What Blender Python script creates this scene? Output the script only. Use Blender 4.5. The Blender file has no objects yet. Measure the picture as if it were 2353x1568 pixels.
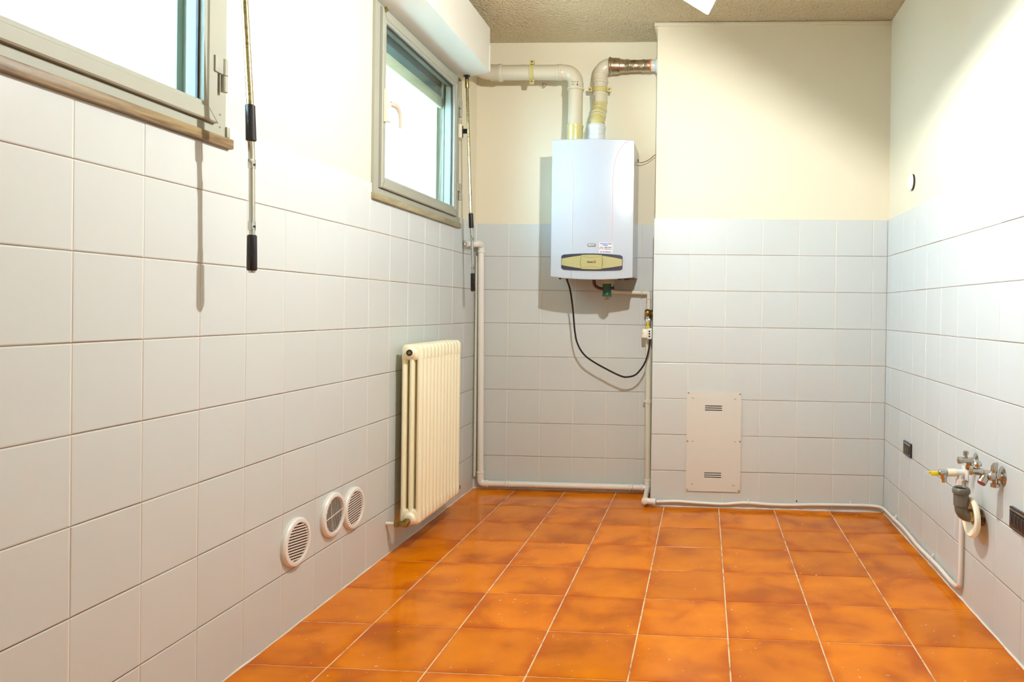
import bpy, bmesh, math, random
from mathutils import Vector, Matrix

random.seed(7)
S = bpy.context.scene
COL = S.collection
PI = math.pi

# ------------------------------------------------------------------ camera
cy_, sy_ = math.cos(0.0547), math.sin(0.0547)
cp_, sp_ = math.cos(-0.0061), math.sin(-0.0061)
cr_, sr_ = math.cos(-0.0137), math.sin(-0.0137)
Rz = Matrix(((cy_, -sy_, 0), (sy_, cy_, 0), (0, 0, 1)))
Rx = Matrix(((1, 0, 0), (0, cp_, -sp_), (0, sp_, cp_)))
Ry = Matrix(((cr_, 0, sr_), (0, 1, 0), (-sr_, 0, cr_)))
R = Rz @ Rx @ Ry
cam = bpy.data.cameras.new('camera')
cam.sensor_width = 36.0
cam.lens = 1663.371 / 2353 * 36.0
cam.shift_x = (1176.5 - 1520.03) / 2353
cam.shift_y = (724.42 - 784.0) / 2353
cam.clip_start = 0.02
camo = bpy.data.objects.new('camera', cam)
COL.objects.link(camo)
M = Matrix.Identity(4)
for i in range(3):
    M[i][0] = R[i][0]
    M[i][1] = R[i][2]
    M[i][2] = -R[i][1]
M[0][3], M[1][3], M[2][3] = 1.3623, -4.2986, 1.087
camo.matrix_world = M
S.camera = camo

# ------------------------------------------------------------------ light and exposure
SKY = 22.5
LAMP = 8600.0
S.view_settings.view_transform = 'Standard'
S.view_settings.look = 'None'
S.view_settings.gamma = 1.0
S.view_settings.use_curve_mapping = False
S.view_settings.exposure = 0.11
S.cycles.use_denoising = True
S.cycles.max_bounces = 14
S.cycles.diffuse_bounces = 8
S.cycles.glossy_bounces = 5
S.cycles.transparent_max_bounces = 12
S.cycles.sample_clamp_indirect = 12.0
S.cycles.caustics_reflective = False
S.cycles.caustics_refractive = False
world = bpy.data.worlds.new('sky')
S.world = world
world.use_nodes = True
wn = world.node_tree
bg = wn.nodes['Background']
bg.inputs[0].default_value = (0.52, 0.76, 1.0, 1)   # bright overcast sky
bg.inputs[1].default_value = SKY


# ------------------------------------------------------------------ materials


def mat(name, color, rough=0.5, metal=0.0, spec=0.5, coat=0.0, bump=None, mottle=None, rand=0.0, detail=3.0):
    """procedural principled material; bump=(scale, strength, distance); mottle=(scale, colour2, low, high)"""
    m = bpy.data.materials.new(name)
    m.use_nodes = True
    nt = m.node_tree
    b = nt.nodes['Principled BSDF']
    b.inputs['Base Color'].default_value = (*color, 1)
    b.inputs['Roughness'].default_value = rough
    b.inputs['Metallic'].default_value = metal
    b.inputs['Specular IOR Level'].default_value = spec
    b.inputs['Coat Weight'].default_value = coat
    b.inputs['Coat Roughness'].default_value = 0.05
    tc = nt.nodes.new('ShaderNodeTexCoord')
    out = None
    if mottle:
        n = nt.nodes.new('ShaderNodeTexNoise')
        n.inputs['Scale'].default_value = mottle[0]
        n.inputs['Detail'].default_value = 5
        n.inputs['Roughness'].default_value = 0.6
        nt.links.new(tc.outputs['Object'], n.inputs['Vector'])
        r = nt.nodes.new('ShaderNodeValToRGB')
        r.color_ramp.elements[0].position = mottle[2]
        r.color_ramp.elements[1].position = mottle[3]
        r.color_ramp.elements[0].color = (*color, 1)
        r.color_ramp.elements[1].color = (*mottle[1], 1)
        nt.links.new(n.outputs['Fac'], r.inputs['Fac'])
        out = r.outputs['Color']
    if rand > 0:
        oi = nt.nodes.new('ShaderNodeObjectInfo')
        mr = nt.nodes.new('ShaderNodeMapRange')
        mr.inputs[3].default_value = 1 - rand
        mr.inputs[4].default_value = 1 + rand
        nt.links.new(oi.outputs['Random'], mr.inputs[0])
        hv = nt.nodes.new('ShaderNodeHueSaturation')
        nt.links.new(mr.outputs[0], hv.inputs['Value'])
        if out:
            nt.links.new(out, hv.inputs['Color'])
        else:
            hv.inputs['Color'].default_value = (*color, 1)
        out = hv.outputs['Color']
    if out:
        nt.links.new(out, b.inputs['Base Color'])
    if bump:
        n2 = nt.nodes.new('ShaderNodeTexNoise')
        n2.inputs['Scale'].default_value = bump[0]
        n2.inputs['Detail'].default_value = detail
        nt.links.new(tc.outputs['Object'], n2.inputs['Vector'])
        bp = nt.nodes.new('ShaderNodeBump')
        bp.inputs['Strength'].default_value = bump[1]
        bp.inputs['Distance'].default_value = bump[2]
        nt.links.new(n2.outputs['Fac'], bp.inputs['Height'])
        nt.links.new(bp.outputs['Normal'], b.inputs['Normal'])
    return m


def emit(name, color, strength):
    m = bpy.data.materials.new(name)
    m.use_nodes = True
    nt = m.node_tree
    nt.nodes.clear()
    e = nt.nodes.new('ShaderNodeEmission')
    e.inputs[0].default_value = (*color, 1)
    e.inputs[1].default_value = strength
    o = nt.nodes.new('ShaderNodeOutputMaterial')
    nt.links.new(e.outputs[0], o.inputs[0])
    return m


def glass_mat(name, tint):
    m = bpy.data.materials.new(name)
    m.use_nodes = True
    nt = m.node_tree
    nt.nodes.clear()
    t = nt.nodes.new('ShaderNodeBsdfTransparent')
    t.inputs[0].default_value = (*tint, 1)
    g = nt.nodes.new('ShaderNodeBsdfGlossy')
    g.inputs['Roughness'].default_value = 0.01
    f = nt.nodes.new('ShaderNodeFresnel')
    f.inputs[0].default_value = 1.35
    mx = nt.nodes.new('ShaderNodeMixShader')
    o = nt.nodes.new('ShaderNodeOutputMaterial')
    geo = nt.nodes.new('ShaderNodeNewGeometry')       # reflect at the outer faces only, no inner total reflection
    inv = nt.nodes.new('ShaderNodeMath')
    inv.operation = 'SUBTRACT'
    inv.inputs[0].default_value = 1.0
    nt.links.new(geo.outputs['Backfacing'], inv.inputs[1])
    mul = nt.nodes.new('ShaderNodeMath')
    mul.operation = 'MULTIPLY'
    nt.links.new(f.outputs[0], mul.inputs[0])
    nt.links.new(inv.outputs[0], mul.inputs[1])
    nt.links.new(mul.outputs[0], mx.inputs[0])
    nt.links.new(t.outputs[0], mx.inputs[1])
    nt.links.new(g.outputs[0], mx.inputs[2])
    nt.links.new(mx.outputs[0], o.inputs[0])
    return m


def frosted_mat():
    m = bpy.data.materials.new('frosted white glass')
    m.use_nodes = True
    nt = m.node_tree
    nt.nodes.clear()
    d = nt.nodes.new('ShaderNodeBsdfDiffuse')
    d.inputs[0].default_value = (0.92, 0.90, 0.84, 1)
    t = nt.nodes.new('ShaderNodeBsdfTranslucent')
    t.inputs[0].default_value = (0.9, 0.86, 0.75, 1)
    g = nt.nodes.new('ShaderNodeBsdfGlossy')
    g.inputs['Roughness'].default_value = 0.1
    m1 = nt.nodes.new('ShaderNodeMixShader')
    m1.inputs[0].default_value = 0.13
    m2 = nt.nodes.new('ShaderNodeMixShader')
    m2.inputs[0].default_value = 0.05
    o = nt.nodes.new('ShaderNodeOutputMaterial')
    nt.links.new(d.outputs[0], m1.inputs[1])
    nt.links.new(t.outputs[0], m1.inputs[2])
    nt.links.new(m1.outputs[0], m2.inputs[1])
    nt.links.new(g.outputs[0], m2.inputs[2])
    nt.links.new(m2.outputs[0], o.inputs[0])
    return m


def floor_mat():
    """glossy orange terracotta glaze: clouded brown and orange, a different cloud on every tile"""
    m = bpy.data.materials.new('orange glazed floor tile')
    m.use_nodes = True
    nt = m.node_tree
    b = nt.nodes['Principled BSDF']
    tc = nt.nodes.new('ShaderNodeTexCoord')
    oi = nt.nodes.new('ShaderNodeObjectInfo')
    sc = nt.nodes.new('ShaderNodeVectorMath')
    sc.operation = 'SCALE'
    cv = nt.nodes.new('ShaderNodeCombineXYZ')
    for k in range(3):
        nt.links.new(oi.outputs['Random'], cv.inputs[k])
    sc.inputs['Scale'].default_value = 37.0
    nt.links.new(cv.outputs[0], sc.inputs[0])
    ad = nt.nodes.new('ShaderNodeVectorMath')
    nt.links.new(tc.outputs['Object'], ad.inputs[0])
    nt.links.new(sc.outputs[0], ad.inputs[1])
    n = nt.nodes.new('ShaderNodeTexNoise')
    n.inputs['Scale'].default_value = 5.0
    n.inputs['Detail'].default_value = 4
    n.inputs['Roughness'].default_value = 0.45
    n.inputs['Distortion'].default_value = 0.35
    nt.links.new(ad.outputs[0], n.inputs['Vector'])
    r = nt.nodes.new('ShaderNodeValToRGB')
    e = r.color_ramp.elements
    e[0].position = 0.28
    e[0].color = (0.424, 0.1006, 0.0002, 1)
    e[1].position = 0.72
    e[1].color = (0.738, 0.2134, 0.0002, 1)
    mid = e.new(0.47)
    mid.color = (0.628, 0.1650, 0.0002, 1)
    nt.links.new(n.outputs['Fac'], r.inputs['Fac'])
    hv = nt.nodes.new('ShaderNodeHueSaturation')
    mr = nt.nodes.new('ShaderNodeMapRange')
    mr.inputs[3].default_value = 0.86
    mr.inputs[4].default_value = 1.12
    nt.links.new(oi.outputs['Random'], mr.inputs[0])
    nt.links.new(mr.outputs[0], hv.inputs['Value'])
    nt.links.new(r.outputs[0], hv.inputs['Color'])
    # glaze burnt darker and redder towards the rim of each tile
    sep = nt.nodes.new('ShaderNodeSeparateXYZ')
    nt.links.new(tc.outputs['Object'], sep.inputs[0])
    ab = []
    for k in range(2):
        q = nt.nodes.new('ShaderNodeMath')
        q.operation = 'ABSOLUTE'
        nt.links.new(sep.outputs[k], q.inputs[0])
        ab.append(q)
    mxm = nt.nodes.new('ShaderNodeMath')
    mxm.operation = 'MAXIMUM'
    nt.links.new(ab[0].outputs[0], mxm.inputs[0])
    nt.links.new(ab[1].outputs[0], mxm.inputs[1])
    wob = nt.nodes.new('ShaderNodeMath')
    wob.operation = 'MULTIPLY_ADD'
    wob.inputs[1].default_value = -0.16
    nt.links.new(n.outputs['Fac'], wob.inputs[0])
    nt.links.new(mxm.outputs[0], wob.inputs[2])
    em = nt.nodes.new('ShaderNodeMapRange')
    em.inputs[1].default_value = 0.035
    em.inputs[2].default_value = 0.095
    em.inputs[3].default_value = 0.0
    em.inputs[4].default_value = 0.75
    nt.links.new(wob.outputs[0], em.inputs[0])
    rim = nt.nodes.new('ShaderNodeMix')
    rim.data_type = 'RGBA'
    nt.links.new(em.outputs[0], rim.inputs[0])
    nt.links.new(hv.outputs[0], rim.inputs[6])
    rim.inputs[7].default_value = (0.434, 0.0765, 0.0002, 1)
    # a few pale chips and scratches
    v = nt.nodes.new('ShaderNodeTexNoise')
    v.inputs['Scale'].default_value = 75
    v.inputs['Detail'].default_value = 1
    nt.links.new(ad.outputs[0], v.inputs['Vector'])
    r2 = nt.nodes.new('ShaderNodeValToRGB')
    r2.color_ramp.elements[0].position = 0.775
    r2.color_ramp.elements[1].position = 0.80
    nt.links.new(v.outputs['Fac'], r2.inputs['Fac'])
    mx = nt.nodes.new('ShaderNodeMix')
    mx.data_type = 'RGBA'
    nt.links.new(r2.outputs[0], mx.inputs[0])
    nt.links.new(rim.outputs[2], mx.inputs[6])
    mx.inputs[7].default_value = (0.85, 0.62, 0.40, 1)
    nt.links.new(mx.outputs[2], b.inputs['Base Color'])
    b.inputs['Roughness'].default_value = 0.15
    b.inputs['Specular IOR Level'].default_value = 0.15
    n3 = nt.nodes.new('ShaderNodeTexNoise')
    n3.inputs['Scale'].default_value = 18
    nt.links.new(ad.outputs[0], n3.inputs['Vector'])
    bp = nt.nodes.new('ShaderNodeBump')
    bp.inputs['Strength'].default_value = 0.10
    bp.inputs['Distance'].default_value = 0.004
    nt.links.new(n3.outputs['Fac'], bp.inputs['Height'])
    nt.links.new(bp.outputs['Normal'], b.inputs['Normal'])
    return m


def wood_mat(name, c1, c2, axis_scale):
    m = bpy.data.materials.new(name)
    m.use_nodes = True
    nt = m.node_tree
    b = nt.nodes['Principled BSDF']
    tc = nt.nodes.new('ShaderNodeTexCoord')
    mp = nt.nodes.new('ShaderNodeMapping')
    mp.inputs['Scale'].default_value = axis_scale
    nt.links.new(tc.outputs['Object'], mp.inputs[0])
    n = nt.nodes.new('ShaderNodeTexNoise')
    n.inputs['Scale'].default_value = 1.0
    n.inputs['Detail'].default_value = 8
    n.inputs['Roughness'].default_value = 0.65
    nt.links.new(mp.outputs[0], n.inputs['Vector'])
    r = nt.nodes.new('ShaderNodeValToRGB')
    r.color_ramp.elements[0].position = 0.35
    r.color_ramp.elements[1].position = 0.65
    r.color_ramp.elements[0].color = (*c1, 1)
    r.color_ramp.elements[1].color = (*c2, 1)
    nt.links.new(n.outputs['Fac'], r.inputs['Fac'])
    nt.links.new(r.outputs[0], b.inputs['Base Color'])
    b.inputs['Roughness'].default_value = 0.5
    return m


PLASTER = mat('cream wall paint', (0.70, 0.645, 0.495), 0.65, spec=0.25, bump=(9.0, 0.10, 0.01))
CEIL = mat('stippled ceiling paint', (0.69, 0.60, 0.40), 0.85, spec=0.15, bump=(75.0, 1.0, 0.03), detail=4.0)
TILE = mat('pale glazed wall tile', (0.55, 0.583, 0.568), 0.28, spec=0.35, bump=(5.0, 0.05, 0.006), rand=0.012)
GROUT = mat('pale grout', (0.72, 0.68, 0.61), 0.9, spec=0.1, bump=(120, 0.3, 0.002))
FGROUT = mat('sandy floor grout', (0.74, 0.56, 0.34), 0.9, spec=0.1, mottle=(14, (0.36, 0.23, 0.12), 0.48, 0.66), bump=(90, 0.4, 0.003))
FTILE = floor_mat()
ALU = mat('satin grey aluminium', (0.335, 0.34, 0.275), 0.5, metal=0.0, spec=0.3)
CREAM = mat('cream enamel', (0.88, 0.83, 0.64), 0.28, spec=0.5)
RADM = mat('cream radiator enamel', (0.84, 0.80, 0.58), 0.30, spec=0.5, mottle=(55, (0.35, 0.28, 0.18), 0.735, 0.76))
WHITE = mat('white plastic', (0.72, 0.71, 0.67), 0.35)
WHITEM = mat('white boiler enamel', (0.40, 0.43, 0.47), 0.22, coat=0.3)
PIPEW = mat('white painted pipe', (0.75, 0.73, 0.67), 0.3)
PIPEC = mat('cream painted pipe', (0.66, 0.64, 0.52), 0.35)
FLUE = mat('ivory flue enamel', (0.53, 0.48, 0.36), 0.25, coat=0.2)
FLUEY = mat('yellowed flue plastic', (0.50, 0.44, 0.17), 0.3, coat=0.2)
FLUEW = mat('white flue plastic', (0.54, 0.57, 0.56), 0.3)
STEEL = mat('tarnished steel', (0.46, 0.39, 0.28), 0.3, metal=1.0, mottle=(20, (0.25, 0.18, 0.11), 0.5, 0.7))
CHROME = mat('chrome', (0.56, 0.545, 0.50), 0.16, metal=1.0)
BRASS = mat('brass', (0.40, 0.29, 0.095), 0.28, metal=1.0, mottle=(60, (0.25, 0.17, 0.05), 0.45, 0.65))
YBRASS = mat('yellow lever paint', (0.80, 0.52, 0.03), 0.35)
BLACK = mat('black plastic', (0.012, 0.011, 0.014), 0.22)
BLACKM = mat('dark void', (0.015, 0.012, 0.010), 0.9, spec=0.05)
DARK = mat('dark rubber', (0.03, 0.028, 0.028), 0.5)
NAVY = mat('dark slate plastic', (0.03, 0.03, 0.05), 0.3)
GOLD = mat('pale gold plastic', (0.36, 0.32, 0.135), 0.35)
GOLDD = mat('dull gold line', (0.16, 0.13, 0.06), 0.5)
RED = mat('red paint', (0.32, 0.015, 0.012), 0.35)
PINK = mat('faded red line', (0.78, 0.36, 0.33), 0.5)
GREYT = mat('grey plastic badge', (0.24, 0.24, 0.24), 0.3, metal=0.4)
INK = mat('black ink', (0.02, 0.02, 0.02), 0.6)
BLUEINK = mat('blue ink', (0.02, 0.06, 0.32), 0.6)
STICK = mat('white paper sticker', (0.52, 0.53, 0.55), 0.5)
GREYP = mat('grey drain plastic', (0.13, 0.125, 0.10), 0.38)
TRAPC = mat('aged ivory nut', (0.50, 0.43, 0.25), 0.5)
GREEN = mat('green brass fitting', (0.012, 0.10, 0.06), 0.22, coat=0.4)
COPPER = mat('dark copper', (0.14, 0.05, 0.02), 0.3, metal=0.7)
LEVER = mat('champagne handle paint', (0.50, 0.43, 0.34), 0.35)
OCHRE = mat('ochre plastic', (0.66, 0.36, 0.03), 0.4)
RUST = mat('rusty sleeve', (0.30, 0.12, 0.035), 0.6, mottle=(60, (0.05, 0.025, 0.012), 0.45, 0.6))
ORANGE = mat('orange seal', (0.65, 0.14, 0.02), 0.4)
POLE = mat('worn brassy steel', (0.50, 0.43, 0.24), 0.25, metal=1.0, mottle=(90, (0.30, 0.22, 0.08), 0.5, 0.62))
BOXP = mat('cream shutter box paint', (0.66, 0.645, 0.575), 0.4, spec=0.35)
SILLW = wood_mat('worn brown sill', (0.10, 0.055, 0.02), (0.30, 0.21, 0.09), (70, 5, 70))
SILLG = wood_mat('greenish sill', (0.24, 0.20, 0.11), (0.36, 0.32, 0.19), (30, 6, 30))
TEAL = mat('teal grey shutter slat', (0.15, 0.25, 0.27), 0.5)
OUTW = mat('white exterior render', (0.85, 0.86, 0.83), 0.8, bump=(14, 0.3, 0.01))
STONE = mat('pale exterior stone', (0.66, 0.65, 0.60), 0.8, mottle=(6, (0.5, 0.49, 0.45), 0.4, 0.7))
GLASS = glass_mat('window glass', (0.93, 0.97, 0.965))
FROST = frosted_mat()
BULB = emit('lamp bulb glow', (0.96, 0.97, 0.96), LAMP)
HEMP = mat('white thread tape', (0.80, 0.77, 0.68), 0.7, bump=(160, 0.8, 0.003))

# ------------------------------------------------------------------ helpers


class MB:
    """collects shapes in one bmesh and links them as one mesh object"""

    def __init__(self):
        self.bm = bmesh.new()

    def box(self, x0, x1, y0, y1, z0, z1, bev=0.0, seg=2):
        bm = self.bm
        co = [(x0, y0, z0), (x1, y0, z0), (x1, y1, z0), (x0, y1, z0), (x0, y0, z1), (x1, y0, z1), (x1, y1, z1), (x0, y1, z1)]
        v = [bm.verts.new(c) for c in co]
        f = [bm.faces.new([v[i] for i in q]) for q in ((3, 2, 1, 0), (4, 5, 6, 7), (0, 1, 5, 4), (1, 2, 6, 5), (2, 3, 7, 6), (3, 0, 4, 7))]
        if bev > 0:
            es = set()
            for ff in f:
                es.update(ff.edges)
            bmesh.ops.bevel(bm, geom=list(es), offset=bev, segments=seg, affect='EDGES', profile=0.5)
        return self

    def ring(self, c, ax, up, rx, ry, n):
        vs = []
        for k in range(n):
            a = 2 * PI * k / n
            vs.append(self.bm.verts.new(c + ax * (math.cos(a) * rx) + up * (math.sin(a) * ry)))
        return vs

    def loft(self, rings, cap=True):
        bm = self.bm
        for a, b in zip(rings, rings[1:]):
            n = len(a)
            for k in range(n):
                bm.faces.new((a[k], a[(k + 1) % n], b[(k + 1) % n], b[k]))
        if cap:
            bm.faces.new(list(reversed(rings[0])))
            bm.faces.new(rings[-1])

    def lathe(self, o, d, prof, n=24, cap=True):
        """prof: list of (distance along d, radius)"""
        o, d = Vector(o), Vector(d).normalized()
        a = d.orthogonal().normalized()
        b = d.cross(a)
        self.loft([self.ring(o + d * t, a, b, r, r, n) for t, r in prof], cap)
        return self

    def cyl(self, p0, p1, r, n=20):
        p0, p1 = Vector(p0), Vector(p1)
        return self.lathe(p0, p1 - p0, [(0, r), ((p1 - p0).length, r)], n)

    def tube(self, pts, r, n=14, cap=True):
        pts = [Vector(p) for p in pts]
        rr = r if isinstance(r, (list, tuple)) else [r] * len(pts)
        t0 = (pts[1] - pts[0]).normalized()
        a = t0.orthogonal().normalized()
        rings = []
        prev = t0
        for i, p in enumerate(pts):
            if i == 0:
                t = t0
            elif i == len(pts) - 1:
                t = (pts[-1] - pts[-2]).normalized()
            else:
                t = ((pts[i + 1] - p).normalized() + (p - pts[i - 1]).normalized()).normalized()
            q = prev.rotation_difference(t)
            a = q @ a
            a = (a - t * a.dot(t)).normalized()
            prev = t
            rings.append(self.ring(p, a, t.cross(a), rr[i], rr[i], n))
        self.loft(rings, cap)
        return self

    def prism(self, poly, d, o=(0, 0, 0), ax=(1, 0, 0), ay=(0, 0, 1)):
        """polygon in the plane o + u*ax + v*ay pushed along vector d"""
        o, ax, ay, d = Vector(o), Vector(ax), Vector(ay), Vector(d)
        lo = [self.bm.verts.new(o + ax * u + ay * v) for u, v in poly]
        hi = [self.bm.verts.new(w.co + d) for w in lo]
        n = len(lo)
        for k in range(n):
            self.bm.faces.new((lo[k], lo[(k + 1) % n], hi[(k + 1) % n], hi[k]))
        self.bm.faces.new(list(reversed(lo)))
        self.bm.faces.new(hi)
        return self

    def plate(self, xs, ys, solid, t, o=(0, 0, 0), ax=(1, 0, 0), ay=(0, 1, 0), az=(0, 0, 1)):
        """grid plate with holes: cells of xs x ys that solid(cx, cy) keeps, thickness t along az"""
        o, ax, ay, az = map(Vector, (o, ax, ay, az))
        bm = self.bm
        V = {}

        def v(i, j, k):
            if (i, j, k) not in V:
                V[(i, j, k)] = bm.verts.new(o + ax * xs[i] + ay * ys[j] + az * (t * k))
            return V[(i, j, k)]
        nx, ny = len(xs) - 1, len(ys) - 1
        sol = [[solid((xs[i] + xs[i + 1]) / 2, (ys[j] + ys[j + 1]) / 2) for j in range(ny)] for i in range(nx)]

        def s(i, j):
            return 0 <= i < nx and 0 <= j < ny and sol[i][j]
        for i in range(nx):
            for j in range(ny):
                if not s(i, j):
                    continue
                bm.faces.new((v(i, j, 1), v(i + 1, j, 1), v(i + 1, j + 1, 1), v(i, j + 1, 1)))
                bm.faces.new((v(i, j + 1, 0), v(i + 1, j + 1, 0), v(i + 1, j, 0), v(i, j, 0)))
                if not s(i - 1, j):
                    bm.faces.new((v(i, j, 0), v(i, j, 1), v(i, j + 1, 1), v(i, j + 1, 0)))
                if not s(i + 1, j):
                    bm.faces.new((v(i + 1, j + 1, 0), v(i + 1, j + 1, 1), v(i + 1, j, 1), v(i + 1, j, 0)))
                if not s(i, j - 1):
                    bm.faces.new((v(i + 1, j, 0), v(i + 1, j, 1), v(i, j, 1), v(i, j, 0)))
                if not s(i, j + 1):
                    bm.faces.new((v(i, j + 1, 0), v(i, j + 1, 1), v(i + 1, j + 1, 1), v(i + 1, j + 1, 0)))
        return self

    def mesh(self, name, m, smooth=True, ang=35):
        bmesh.ops.recalc_face_normals(self.bm, faces=self.bm.faces[:])
        me = bpy.data.meshes.new(name)
        self.bm.to_mesh(me)
        self.bm.free()
        me.materials.append(m)
        if smooth:
            for p in me.polygons:
                p.use_smooth = True
            me.set_sharp_from_angle(angle=math.radians(ang))
        return me

    def build(self, name, m, parent=None, **k):
        return link(name, self.mesh(name, m, **k), parent)


def link(name, data, parent=None, mw=None):
    o = bpy.data.objects.new(name, data)
    COL.objects.link(o)
    if parent is not None:
        o.parent = parent
        o.matrix_parent_inverse = Matrix.Translation(-parent.location)
    if mw is not None:
        o.matrix_basis = mw
    return o


def tag(o, label, cat, group=None):
    o['label'] = label
    o['category'] = cat
    if group:
        o['group'] = group
    return o


def thing(name, loc, label, cat, group=None):
    o = bpy.data.objects.new(name, None)
    o.empty_display_size = 0.05
    o.location = loc
    COL.objects.link(o)
    return tag(o, label, cat, group)


def struct(o):
    o['kind'] = 'structure'
    return o


def sempty(name, loc=(0, 0, 0)):
    o = bpy.data.objects.new(name, None)
    o.empty_display_size = 0.05
    o.location = loc
    COL.objects.link(o)
    return struct(o)


def arc(c, a, b, r, a0, a1, n):
    c, a, b = Vector(c), Vector(a), Vector(b)
    return [c + a * (r * math.cos(a0 + (a1 - a0) * k / n)) + b * (r * math.sin(a0 + (a1 - a0) * k / n)) for k in range(n + 1)]


def fillet(pts, r, n=5):
    pts = [Vector(p) for p in pts]
    out = [pts[0]]
    for p0, p, p1 in zip(pts, pts[1:], pts[2:]):
        d0, d1 = (p0 - p), (p1 - p)
        k = min(r, d0.length * 0.49, d1.length * 0.49)
        a, b = p + d0.normalized() * k, p + d1.normalized() * k
        for i in range(n + 1):
            t = i / n
            out.append(a * (1 - t) ** 2 + p * (2 * t * (1 - t)) + b * t * t)
    out.append(pts[-1])
    return out


def spline(pts, n=6):
    P = [Vector(p) for p in pts]
    P = [P[0] * 2 - P[1]] + P + [P[-1] * 2 - P[-2]]
    out = []
    for i in range(1, len(P) - 2):
        a, b, c, d = P[i - 1], P[i], P[i + 1], P[i + 2]
        for k in range(n):
            t = k / n
            out.append(0.5 * ((2 * b) + (c - a) * t + (2 * a - 5 * b + 4 * c - d) * t * t + (3 * b - a - 3 * c + d) * t ** 3))
    out.append(P[-2])
    return out


def rounded(w, h, r, n=4, cx=0, cy=0):
    """rounded rectangle outline, counter-clockwise"""
    p = []
    for sx, sy, a0 in ((1, 1, 0), (-1, 1, PI / 2), (-1, -1, PI), (1, -1, 1.5 * PI)):
        for k in range(n + 1):
            a = a0 + PI / 2 * k / n
            p.append((cx + sx * (w / 2 - r) + r * math.cos(a), cy + sy * (h / 2 - r) + r * math.sin(a)))
    return p


def lettering(txt, size, m, parent, o, ax, ay, depth=0.0004, name='lettering', squash=1.0, align='CENTER'):
    cu = bpy.data.curves.new('txt', 'FONT')
    cu.body = txt
    cu.size = size
    cu.align_x = align
    cu.align_y = 'CENTER'
    cu.extrude = depth
    cu.offset = size * 0.022
    cu.resolution_u = 3
    t = bpy.data.objects.new('txt', cu)
    COL.objects.link(t)
    bpy.context.view_layer.update()
    me = bpy.data.meshes.new_from_object(t.evaluated_get(bpy.context.evaluated_depsgraph_get()))
    bpy.data.objects.remove(t)
    bpy.data.curves.remove(cu)
    ax, ay, o = Vector(ax), Vector(ay), Vector(o)
    az = ax.cross(ay)
    mw = Matrix(((ax[0] * squash, ay[0], az[0], o[0]), (ax[1] * squash, ay[1], az[1], o[1]), (ax[2] * squash, ay[2], az[2], o[2]), (0, 0, 0, 1)))
    me.transform(mw)
    me.materials.clear()
    me.materials.append(m)
    return link(name, me, parent)


# ------------------------------------------------------------------ room dimensions
W = 2.372            # right wall
CX, CD = 1.094, 0.286  # chimney breast: left edge, depth
H = 2.685            # ceiling
YR = -5.0            # wall behind the camera
ZT = 1.5991          # top of the tiling
T = 0.2
GAP = 0.0018
HGAP = 0.0024
WIN = {'near': (-3.36, -2.31), 'far': (-1.38, -0.335)}
WZ0, WZ1 = 1.56, 2.356

AX = {'L': ((0, 1, 0), (0, 0, 1), (1, 0, 0)), 'B': ((1, 0, 0), (0, 0, 1), (0, -1, 0)),
      'R': ((0, -1, 0), (0, 0, 1), (-1, 0, 0)), 'F': ((1, 0, 0), (0, 1, 0), (0, 0, 1))}


def frame_matrix(key, o):
    a, b, c = AX[key]
    return Matrix(((a[0], b[0], c[0], o[0]), (a[1], b[1], c[1], o[1]), (a[2], b[2], c[2], o[2]), (0, 0, 0, 1)))


TM = {}


def tile_mesh(w, h, m, ch=0.0028, th=0.0055):
    k = (round(w, 4), round(h, 4), m.name)
    if k not in TM:
        b = MB()
        bm = b.bm
        lv = []
        for z, s in ((-th, 0.0), (-ch * 0.75, 0.0), (-ch * 0.2, ch * 0.45), (0.0, ch)):
            x, y = w / 2 - s, h / 2 - s
            lv.append([bm.verts.new(c) for c in ((-x, -y, z), (x, -y, z), (x, y, z), (-x, y, z))])
        for a, c in zip(lv, lv[1:]):
            for i in range(4):
                bm.faces.new((a[i], a[(i + 1) % 4], c[(i + 1) % 4], c[i]))
        bm.faces.new(lv[-1])
        TM[k] = b.mesh('tile', m, smooth=False)
    return TM[k]


def tile(parent, key, o, w, h, m=TILE):
    """one tile: centre o of its face; slight unevenness in the setting"""
    ob = link('tile', tile_mesh(w - GAP, h - HGAP, m), parent)
    jz = random.uniform(-0.00045, 0.0003)
    rot = Matrix.Rotation(random.uniform(-0.0022, 0.0022), 4, 'X') @ Matrix.Rotation(random.uniform(-0.0022, 0.0022), 4, 'Y')
    ob.matrix_basis = frame_matrix(key, o) @ Matrix.Translation((0, 0, jz)) @ rot
    return ob


ROWS = [(ZT - T * (j + 1), ZT - T * j) for j in range(8)]
ROWS[-1] = (0.0, ZT - T * 7)

# ------------------------------------------------------------------ walls
def win_hole(y, z):
    return any(a + 0.02 < y < b - 0.02 for a, b in WIN.values()) and WZ0 + 0.04 < z < WZ1 - 0.02


# left wall: paint face 6 mm behind the tile face, window openings right through
ys = sorted([YR - 0.3, 0.3] + [v for a, b in WIN.values() for v in (a + 0.02, b - 0.02)])
zs = [0.0, ZT, WZ0 + 0.04, WZ1 - 0.02, H + 0.2] if WZ0 + 0.04 > ZT else [0.0, WZ0 + 0.04, ZT, WZ1 - 0.02, H + 0.2]
wl = struct(MB().plate(ys, sorted(set(zs)), lambda y, z: not win_hole(y, z), 0.294, o=(-0.30, 0, 0), ax=(0, 1, 0), ay=(0, 0, 1), az=(1, 0, 0)).build('wall_left', PLASTER, smooth=False))
MB().box(-0.006, -0.0015, YR, 0.0, 0.0, 1.598).build('grout', GROUT, wl, smooth=False)
wb = struct(MB().box(-0.3, CX + 0.05, 0.006, 0.30, 0.0, H + 0.2).build('wall_back', PLASTER, smooth=False))
MB().box(0.0, CX, 0.0015, 0.006, 0.0, 1.598).build('grout', GROUT, wb, smooth=False)
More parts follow.
